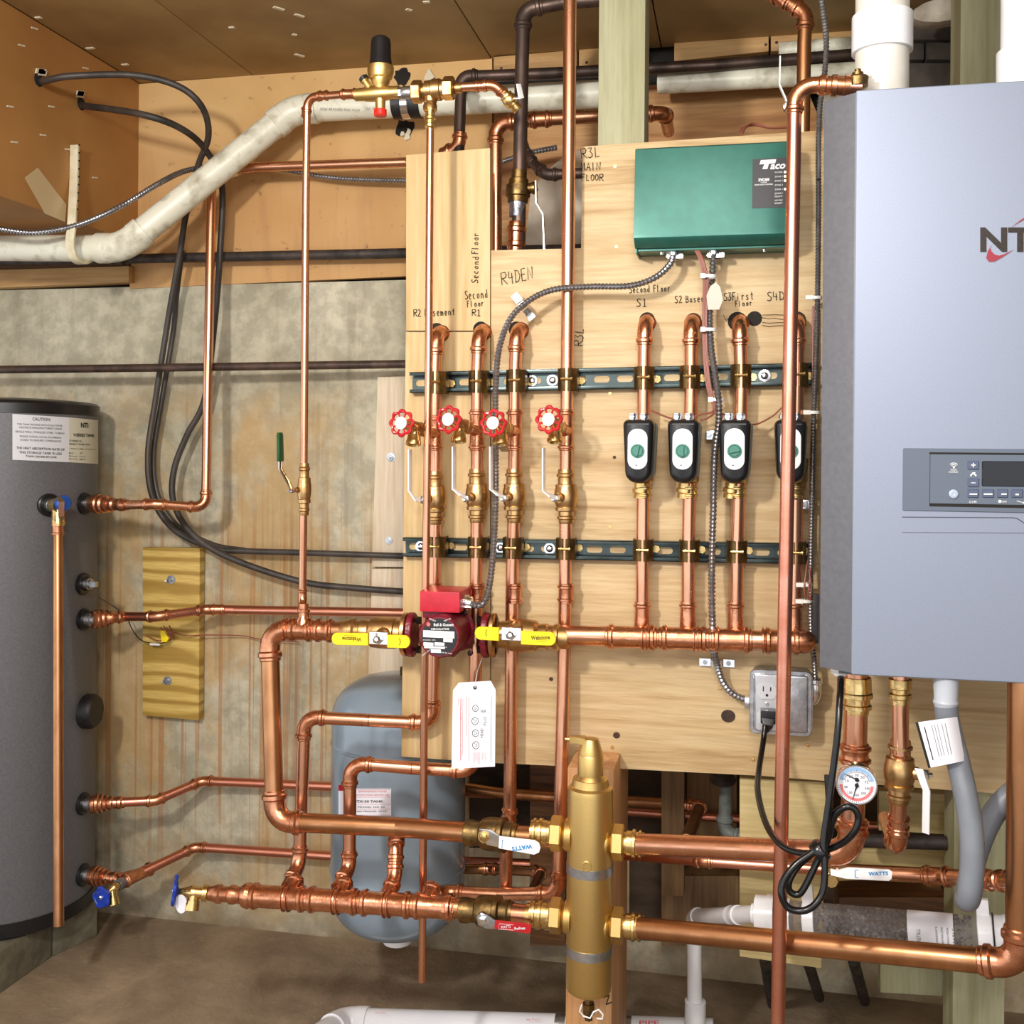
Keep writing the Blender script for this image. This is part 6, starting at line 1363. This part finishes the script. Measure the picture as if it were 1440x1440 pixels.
for x, y in ((1078.5, 972), (1079, 1009)):
    c = U(x, y, yo-.0025); o2 = obj('receptacle', MB().slab([(p, max(-.0135, min(.0135, q))) for p, q in circ(.0165, 28)], c, V(1, 0, 0), V(0, 0, 1), V(0, -1, 0), [(0, 0), (.001, 0), (.0014, .0005)]), M('grey receptacle', 'C4C6CC', rough=.4), ob_, 30)
    m = MB(); [m.ob(c+V(d, -.0015, .004), V(.0009, 0, 0), V(0, .0004, 0), V(0, 0, h)) for d, h in ((-.006, .0042), (.006, .0034))]; m.turn(c+V(0, -.0012, -.0065), V(0, -1, 0), [(0, .0024), (.0006, .0024)], 10); obj('slots', m, SCR, o2)
obj('screw', MB().turn(U(1078.5, 990, yo-.002), V(0, -1, 0), [(0, .0035), (.002, .003)], 10), CHR, ob_)
for x, y in ((1062, 952), (1135, 952), (1062, 1024), (1135, 1024)): obj('screw', MB().turn(U(x, y, 1.8545), V(0, -1, 0), [(0, .004), (.002, .0035)], 10), CHR, ob_)
m = MB().ob(U(1052, 987, 1.875), V(.006, 0, 0), V(0, .011, 0), V(0, 0, .010)); obj('cable_connector', m, CHR, ob_, 30, bevel=.002)
m = MB().sweep(crv([(1147, 958, 1.865), (1147.5, 975, 1.865), (1144, 984, 1.87), (1138, 984, 1.872)], 6), .0088, 12); p = U(1147, 962, 1.865); m.turn(p, V(0, 0, 1), [(0, .0095), (.002, .011), (.008, .011), (.01, .009)], 12); obj('cable_connector', m, CHR, ob_, 35, label='curved chrome cable connector')
cd = thing('power_cord', 'black power cord from the outlet, looped and tied, up to the boiler', 'cord', U(1130, 1280, 1.6))
pg = U(1080, 1008, 1.83)
m = MB().ob(pg+V(0, .006, 0), V(.012, 0, 0), V(0, .012, 0), V(0, 0, .011)); m.rect_sweep([pg+V(0, -.004, -.002), pg+V(-.0005, -.008, -.014), U(1076, 1026, 1.815)], V(1, 0, 0), [.022, .016, .011], .011)
obj('plug', m, BLK, cd, 30, bevel=.002)
r_c = .0047
m = MB().sweep(crv([U(1076, 1020, 1.815), (1073, 1045, 1.80), (1067, 1085, 1.74), (1066, 1115, 1.68), (1076, 1155, 1.60), (1092, 1182, 1.55), (1115, 1197, 1.52), (1145, 1199, 1.50), (1180, 1188, 1.49), (1201, 1170, 1.48), (1207, 1150, 1.48), (1200, 1136, 1.48), (1186, 1136, 1.48), (1172, 1150, 1.485), (1164, 1180, 1.49), (1150, 1210, 1.485), (1130, 1250, 1.48), (1120, 1258, 1.48), (1110, 1252, 1.48), (1110, 1238, 1.48), (1122, 1218, 1.485), (1140, 1202, 1.49), (1153, 1192, 1.495)], 12), r_c, 12)
obj('cord', m, CRD, cd, 50)
m = MB().sweep(crv([U(1182, 942, 1.56), U(1182, 962, 1.53), (1181, 985, 1.505), (1178, 1030, 1.49), (1172, 1080, 1.485), (1164, 1140, 1.48), (1158, 1185, 1.475), (1160, 1215, 1.47), (1158, 1250, 1.465), (1146, 1272, 1.46), (1128, 1281, 1.46), (1108, 1276, 1.46), (1099, 1258, 1.46), (1102, 1238, 1.465), (1120, 1215, 1.47), (1146, 1196, 1.475), (1160, 1180, 1.48), (1166, 1140, 1.485), (1164, 1090, 1.49)], 12), r_c, 12)
obj('cord', m, CRD, cd, 50)
m = MB(); p = U(1154, 1196, 1.482); m.turn(p-V(.006, 0, .006), V(.7, 0, .7), [(0, .014), (.003, .0155), (.012, .0155), (.014, .014)], 14); obj('tie', m, CRD, cd, 40, label='black twist tie round the coil')

# ================================================================ BELOW THE BOILER
Yg = 1.50; gc = U(1204.5, 1103, Yg); gr = 28.5*PX(1204, 1103, Yg)
ga = thing('pressure_gauge', 'round white temperature and pressure gauge on the supply main under the boiler', 'gauge', gc+V(0, 0, -gr))
gn = V(.0, -1, .04).normalized()
obj('case', MB().turn(gc+V(0, .016, 0), -V(0, 1, 0), [(0, gr*.9), (.004, gr), (.018, gr), (.0195, gr*.97), (.0195, gr*.92), (.017, gr*.90)], 48), CHR, ga, 30, label='chrome bezel')
gc = gc+V(0, -.0030, 0); yg = gc.y; dial = obj('dial', MB().turn(gc+V(0, .002, 0), V(0, -1, 0), [(0, gr*.90), (.0008, gr*.90)], 48), PAP, ga, 30, label='white dial')
def garc(a0, a1, r0, r1, mat, y):
    m = MB(); n = 24
    for i in range(n+1):
        t = rad(a0+(a1-a0)*i/n); m.v += [gc+V(gr*r0*cos(t), y, gr*r0*sin(t)), gc+V(gr*r1*cos(t), y, gr*r1*sin(t))]
    for i in range(n): m.f.append((2*i, 2*i+1, 2*i+3, 2*i+2))
    return obj('scale_band', m, mat, dial, 0)
garc(15, 165, .70, .86, M('pale blue band', '8FB4DC', rough=.5), .0009); garc(182, 358, .66, .80, M('coral band', 'E0787A', rough=.5), .0009)
m = MB()
for k in range(31): t = rad(20+140*k/30); m.sweep([gc+V(gr*.6*cos(t), .0008, gr*.6*sin(t)), gc+V(gr*(.68 if k % 5 else .74)*cos(t), .0008, gr*(.68 if k % 5 else .74)*sin(t))], .0003, 3)
for k in range(25): t = rad(186+168*k/24); m.sweep([gc+V(gr*.82*cos(t), .0008, gr*.82*sin(t)), gc+V(gr*.88*cos(t), .0008, gr*.88*sin(t))], .0003, 3)
for s_, t in (('10', 160), ('20', 125), ('30', 90), ('50', 55), ('75', 20)): tmesh(s_, lambda x, y: gc+V(x+gr*.48*cos(rad(t)), .0007, y+gr*.48*sin(rad(t))), None, .0038, mb=m)
for s_, t in (('80', 196), ('120', 232), ('160', 270), ('200', 308), ('240', 344)): tmesh(s_, lambda x, y: gc+V(x+gr*.52*cos(rad(t)), .0007, y+gr*.50*sin(rad(t))), None, .0034, mb=m)
tmesh('PSI', lambda x, y: gc+V(x, .0007, y+gr*.30), None, .003, mb=m); tmesh('F', lambda x, y: gc+V(x, .0007, y-gr*.22), None, .003, mb=m)
obj('dial_print', m, INK, dial)
c1_, c2_ = gc+V(0, .0002, gr*.26), gc+V(0, .0002, -gr*.02)
for cc_, ang, L in ((c1_, 157, .62), (c2_, 255, .72)):
    d = V(cos(rad(ang)), 0, sin(rad(ang))); m = MB().turn(cc_, V(0, -1, 0), [(-.0008, .0026), (.0016, .0026), (.002, .002)], 16); m.rect_sweep([cc_-d*gr*.12, cc_+d*gr*L], V(-d.z, 0, d.x), [.0018, .0006], .0006); obj('needle', m, INK, ga)
obj('stem', MB().turn(gc+V(0, .016, 0), V(0, 1, 0), [(0, .012), (.03, .010)], 14), BRS, ga, 30)
# gas line with valve
gp = run('fuel_pipe', 'copper pipe with brass ball valve hanging under the boiler right of the gauge', [U(1266, 935, 1.56), U(1266, 1060, 1.56), U(1262, 1192, 1.58), V(U(1262, 1192, 1.58).x, 1.70, U(1262, 1192, 1.58).z)], .0115, rb=1.6)
prof_obj('adapter', U(1266, 990, 1.56), U(1266, 955, 1.56), [(0, .0125), (.2, .0125), (.25, .015), (.4, .015), (.45, .0125), (.6, .0125), (.65, .0155), (1, .0155)], BRS, gp)
sleeve(gp, U(1263.5, 1146, 1.575), U(1263, 1166, 1.58), .0118)
c = U(1265, 1085, 1.565); lever_valve('brass ball valve with white lever under the boiler', c, V(.02, 0, 1).normalized(), .0118, .044, V(1, -.35, .05), [U(1292, 1082, 1.52), U(1298, 1098, 1.515), U(1303, 1112, 1.51), U(1302, 1172, 1.51)], M('off white lever', 'D8D8DA', rough=.35), lw=.0105, wd=V(-1, .9, 0), stemlen=.022)
tube_thing('black_pipe', 'horizontal black pipe behind the fuel pipe elbow', [(1212, 1182, 1.98), (1345, 1186, 1.98)], .012, IRN, 'pipe', straight=True)
q = run('wall_pipe', 'copper pipe running right behind the white lettered lever to the right edge', [U(1188, 1225, 1.86), U(1320, 1232, 1.80), U(1400, 1238, 1.72), U(1436, 1240, 1.66)], .0122)
sleeve(q, U(1380, 1237, 1.74), U(1396, 1238, 1.725), .0122); sleeve(q, U(1404, 1238.5, 1.715), U(1424, 1239, 1.69), .0125)
wv = thing('drain_lever_valve', 'white lettered lever valve lying under the gauge pipe elbow', 'valve', U(1172, 1228, 1.62))
obj('body', MB().turn(U(1166, 1225, 1.66), V(0, -1, 0), [(0, .012), (.03, .012), (.032, .009), (.04, .009)], 8), BRS, wv, 30)
flat(wv, 'lever', WHT, [(1168, 1222), (1178, 1224), (1192, 1220), (1250, 1223), (1255, 1226), (1254, 1236), (1250, 1239), (1190, 1236), (1168, 1231)], 1.60, label='white lever')
m = MB(); ptext(m, 'WATTS', 1235, 1228.5, 28, 5.5, 1.5994, rot=rad(-2), bold=.04); m.sweep([U(1207, 1223.5, 1.5994), U(1202.5, 1223.5, 1.5994), U(1202.5, 1234, 1.5994), U(1207, 1234.3, 1.5994)], .0006, 4); obj('lettering', m, INKB, wv)
# drain hose
dh = thing('drain_hose', 'grey rubber drain hose hanging from the boiler in a U bend', 'hose', U(1360, 1280, 1.52))
rh = .0152
obj('hose', MB().sweep(crv([(1330, 985, 1.52), (1333, 1015, 1.52), (1347, 1070, 1.515), (1358, 1120, 1.50), (1366, 1170, 1.49), (1367, 1220, 1.485), (1363, 1258, 1.485), (1359, 1265, 1.50), (1361, 1250, 1.545), (1370, 1210, 1.56), (1384, 1170, 1.56), (1402, 1138, 1.56), (1428, 1112, 1.56), (1470, 1085, 1.56)], 12), rh, 20), HSG, dh, 50)
p = U(1330, 985, 1.52); obj('connector', MB().turn(p-V(0, 0, .01), V(0, 0, 1), [(0, .014), (.008, .0165), (.012, .0150), (.034, .0165), (.05, .016)], 24), M('grey pvc fitting', 'AEB3BC', rough=.35), dh, 30)
def lp(s_, t_, off=0):
    x = (1288+(1346-1288)*s_)*(1-t_)+(1306+(1357-1306)*s_)*t_; y = (1016-8*s_)*(1-t_)+(1080-10*s_)*t_
    return U(x, y, 1.5035-.014*math.sin(min(1, max(0, (s_-.25)/.75))*pi)**.8*1 - off)
m = MB(); n = 14
for i in range(n+1): m.v += [lp(i/n, 0), lp(i/n, 1)]
for i in range(n): m.f.append((2*i, 2*i+1, 2*i+3, 2*i+2))
obj('paper_label', m, PAP, dh, 60, label='white paper label wrapped round the hose')
for s_, w_, t0, t1 in ((.02, .0032, 0, 1), (.17, .0012, .12, .85)):
    m = MB(); m.rect_sweep([lp(s_, t0, .0006), lp(s_, t1, .0006)], V(1, 0, 0), w_, .0004); obj('label_print', m, INK, dh)
m = MB()
for s_ in (.35, .42, .49, .6, .68): m.sweep([lp(s_, .1+.02*i, .0008) for i in (0, 10, 20, 35)], .0003, 3)
obj('label_print', m, INKG, dh)

# ================================================================ NEUTRALISER AND WHITE DRAIN PIPES
nt = thing('neutraliser_tube', 'clear tube of grey stone chips with white end caps, low under the boiler', 'tube', U(1240, 1310, 1.80))
A_, B_ = U(1095, 1288, 1.80), U(1408, 1316, 1.74); ax = (B_-A_); LN = ax.length
def on(t): return A_+ax*t
rn = .0255
gl = NT('clear plastic'); gl.b.inputs['Transmission Weight'].default_value = .9; gl.b.inputs['IOR'].default_value = 1.15; gl = gl.out('D8D4D6', .12)
obj('tube', MB().turn(on(.0), ax, [(0, rn), (LN, rn)], 32), gl, nt, 40, label='clear plastic tube')
m = MB()
for k in range(900):
    t_ = random.random(); a_ = random.uniform(0, 2*pi); r_ = rn*.86*math.sqrt(random.uniform(.45, 1)); sz = random.uniform(.002, .0045)
    u_ = ax.orthogonal().normalized(); v_ = ax.normalized().cross(u_); c = on(.1+.78*t_)+u_*(r_*cos(a_))+v_*(r_*sin(a_))
    ex1 = Vector([random.gauss(0, 1) for _ in range(3)]).normalized(); ex2 = ex1.orthogonal().normalized(); ex3 = ex1.cross(ex2)
    k_ = len(m.v); m.v += [c+ex1*sz, c-ex1*sz, c+ex2*sz*.8, c-ex2*sz*.8, c+ex3*sz*.7, c-ex3*sz*.7]
    m.f += [(k_, k_+2, k_+4), (k_+2, k_+1, k_+4), (k_+1, k_+3, k_+4), (k_+3, k_, k_+4), (k_+2, k_, k_+5), (k_+1, k_+2, k_+5), (k_+3, k_+1, k_+5), (k_, k_+3, k_+5)]
obj('stone_chips', m, STN, nt, 0, kind='stuff')
def cap(a, b, pr): o = on(a); return obj('end_cap', MB().turn(o, ax, [(t*(b-a)*LN, q*rn) for t, q in pr], 28), PVC, nt, 30, label='white end cap')
cap(-.13, .06, [(0, .62), (.1, .62), (.1, 1.05), (.12, 1.2), (.4, 1.2), (.41, 1.28), (.6, 1.28), (.62, 1.12), (1, 1.12)])
cap(.9, 1.08, [(0, 1.12), (.02, 1.22), (.35, 1.22), (.36, 1.16), (.6, 1.16), (.62, 1.22), (.94, 1.22), (1, 1.0)])
cap(.12, .175, [(0, 1.06), (.05, 1.12), (.95, 1.12), (1, 1.06)])
m = MB(); o = on(.60); k = 0
lb = obj('paper_label', MB().turn(o, ax, [(0, rn*1.0), (0, rn*1.02), (.2*LN, rn*1.02), (.2*LN, rn)], 28), PAP, nt, 30, label='white printed label')
axn = ax.normalized(); upn = (V(0, 0, 1)-axn*axn.z).normalized(); fwd = V(0, -1, 0); fwd = (fwd-axn*axn.dot(fwd)).normalized()
def nlab(x, y): a_ = y/rn; return on(.60)+axn*x+fwd*(rn*1.035*cos(a_))+upn*(rn*1.035*sin(a_))
m = MB(); 
for i, s_ in enumerate(('CONDENSATE', 'NEUTRALIZER', 'REPLACE MEDIA', 'YEARLY')): tmesh(s_, lambda x, y, i=i: nlab(.042+y*-1+.0-(-.008*i), x*1.0+.002), .026, .003, mb=m)
tmesh('INSTALL', lambda x, y: nlab(.016-y, x), .02, .006, mb=m)
obj('lettering', m, INKG, nt)
for t_ in (.12+.027, .93):
    q = on(t_); m = MB().rect_sweep([q+fwd*.0+upn*(rn+.028), q+upn*(rn*1.1)], axn, .018, .01); obj('mounting_clip', m, PVC, nt, 30, bevel=.001, label='white mounting clip')
m = MB().sweep([q+axn*.013+(fwd*cos(a)+upn*sin(a))*(rn*1.24) for a in (2*pi*i/24 for i in range(24))], .0011, 5, closed=True); obj('tie', m, CRD, nt)
dpz = U(985, 1300, 1.80)
prun('condensate_pipe', 'white plastic pipe from the neutraliser elbow down to the floor drain line', [on(-.1), U(1032, 1287, 1.87), U(976, 1289, 2.06), U(977, 1440, 2.06)], .0140, PVC, rb=1.5)
YD = 2.09
dr = prun('floor_drain_pipe', 'white plastic drain line running low across the floor at the bottom edge', [U(446, 1462, 1.98), U(484, 1437, YD), U(800, 1447, YD), U(1004, 1454, YD)], .0272, PVC, rb=1.2)
sr = U(979, 1440, 1.72)
obj('socket', MB().turn(U(977.5, 1440, 2.06), V(0, 0, 1), [(0, .016), (.001, .0200), (.044, .0200), (.046, .0165)], 24), PVC, dr, 30)
for x0, x1 in ((783, 797), (876, 890)): sleeve(dr, U(x0, 1447+(x0-800)*.03, YD), U(x1, 1447+(x1-800)*.03, YD), .0265, 'coupling', GAL, 'plain')
m = MB(); ptext(m, 'PIPE', 913, 1438, 28, 6, YD-.029, bold=.02); ptext(m, '40 PVC', 750, 1434, 20, 3, YD-.029); ptext(m, 'INDUSTRIES', 535, 1424, 14, 2.4, YD-.029); obj('lettering', m, INKR, dr)

# ================================================================ PIPES IN THE DARK GAP UNDER THE BOARD
run('gap_pipe', 'dark copper pipe in the gap under the backboard, upper of the pair', [U(655, 1108, 2.28), U(700, 1115, 2.28), U(800, 1122, 2.28), U(985, 1133, 2.26), U(965, 1182, 1.95)], .0118, mat=COPB, rb=1.4)
run('gap_pipe', 'copper pipe in the gap under the backboard, lower of the pair, running far right', [U(880, 1141, 2.34), U(1000, 1149, 2.34), U(1160, 1157, 2.34), U(1340, 1166, 2.34)], .0095, mat=COPR)
run('gap_pipe', 'low dark copper pipe behind the risers curving back near the separator', [U(645, 1222, 2.25), U(690, 1222, 2.25), U(762, 1226, 2.2), U(745, 1262, 2.0)], .0105, mat=COPB, rb=1.5)
run('gap_pipe', 'thin copper pipe behind the upper main toward the treated panel', [U(880, 1202, 1.98), U(990, 1211, 1.90), U(1180, 1224, 1.86)], .0095, mat=COPR)
GYP = M('oxidised grey pipe', '6E7470', '4C504C', 30, .6, .2, bump=.2)
run('old_grey_pipe', 'grey oxidised pipe elbow hanging in the gap left of the treated panel', [U(1021, 1088, 2.02), U(1019, 1172, 2.02), U(1060, 1182, 2.0)], .0120, mat=GYP, fit=GYP, rb=1.5)
m = MB().turn(U(1016, 1104, 2.01), V(0, 0, 1), [(0, .012), (.004, .022), (.012, .026), (.02, .02), (.022, .01)], 12); obj('old_valve', m, IRN, None, label='black corroded valve head above the grey oxidised elbow', cat='valve')
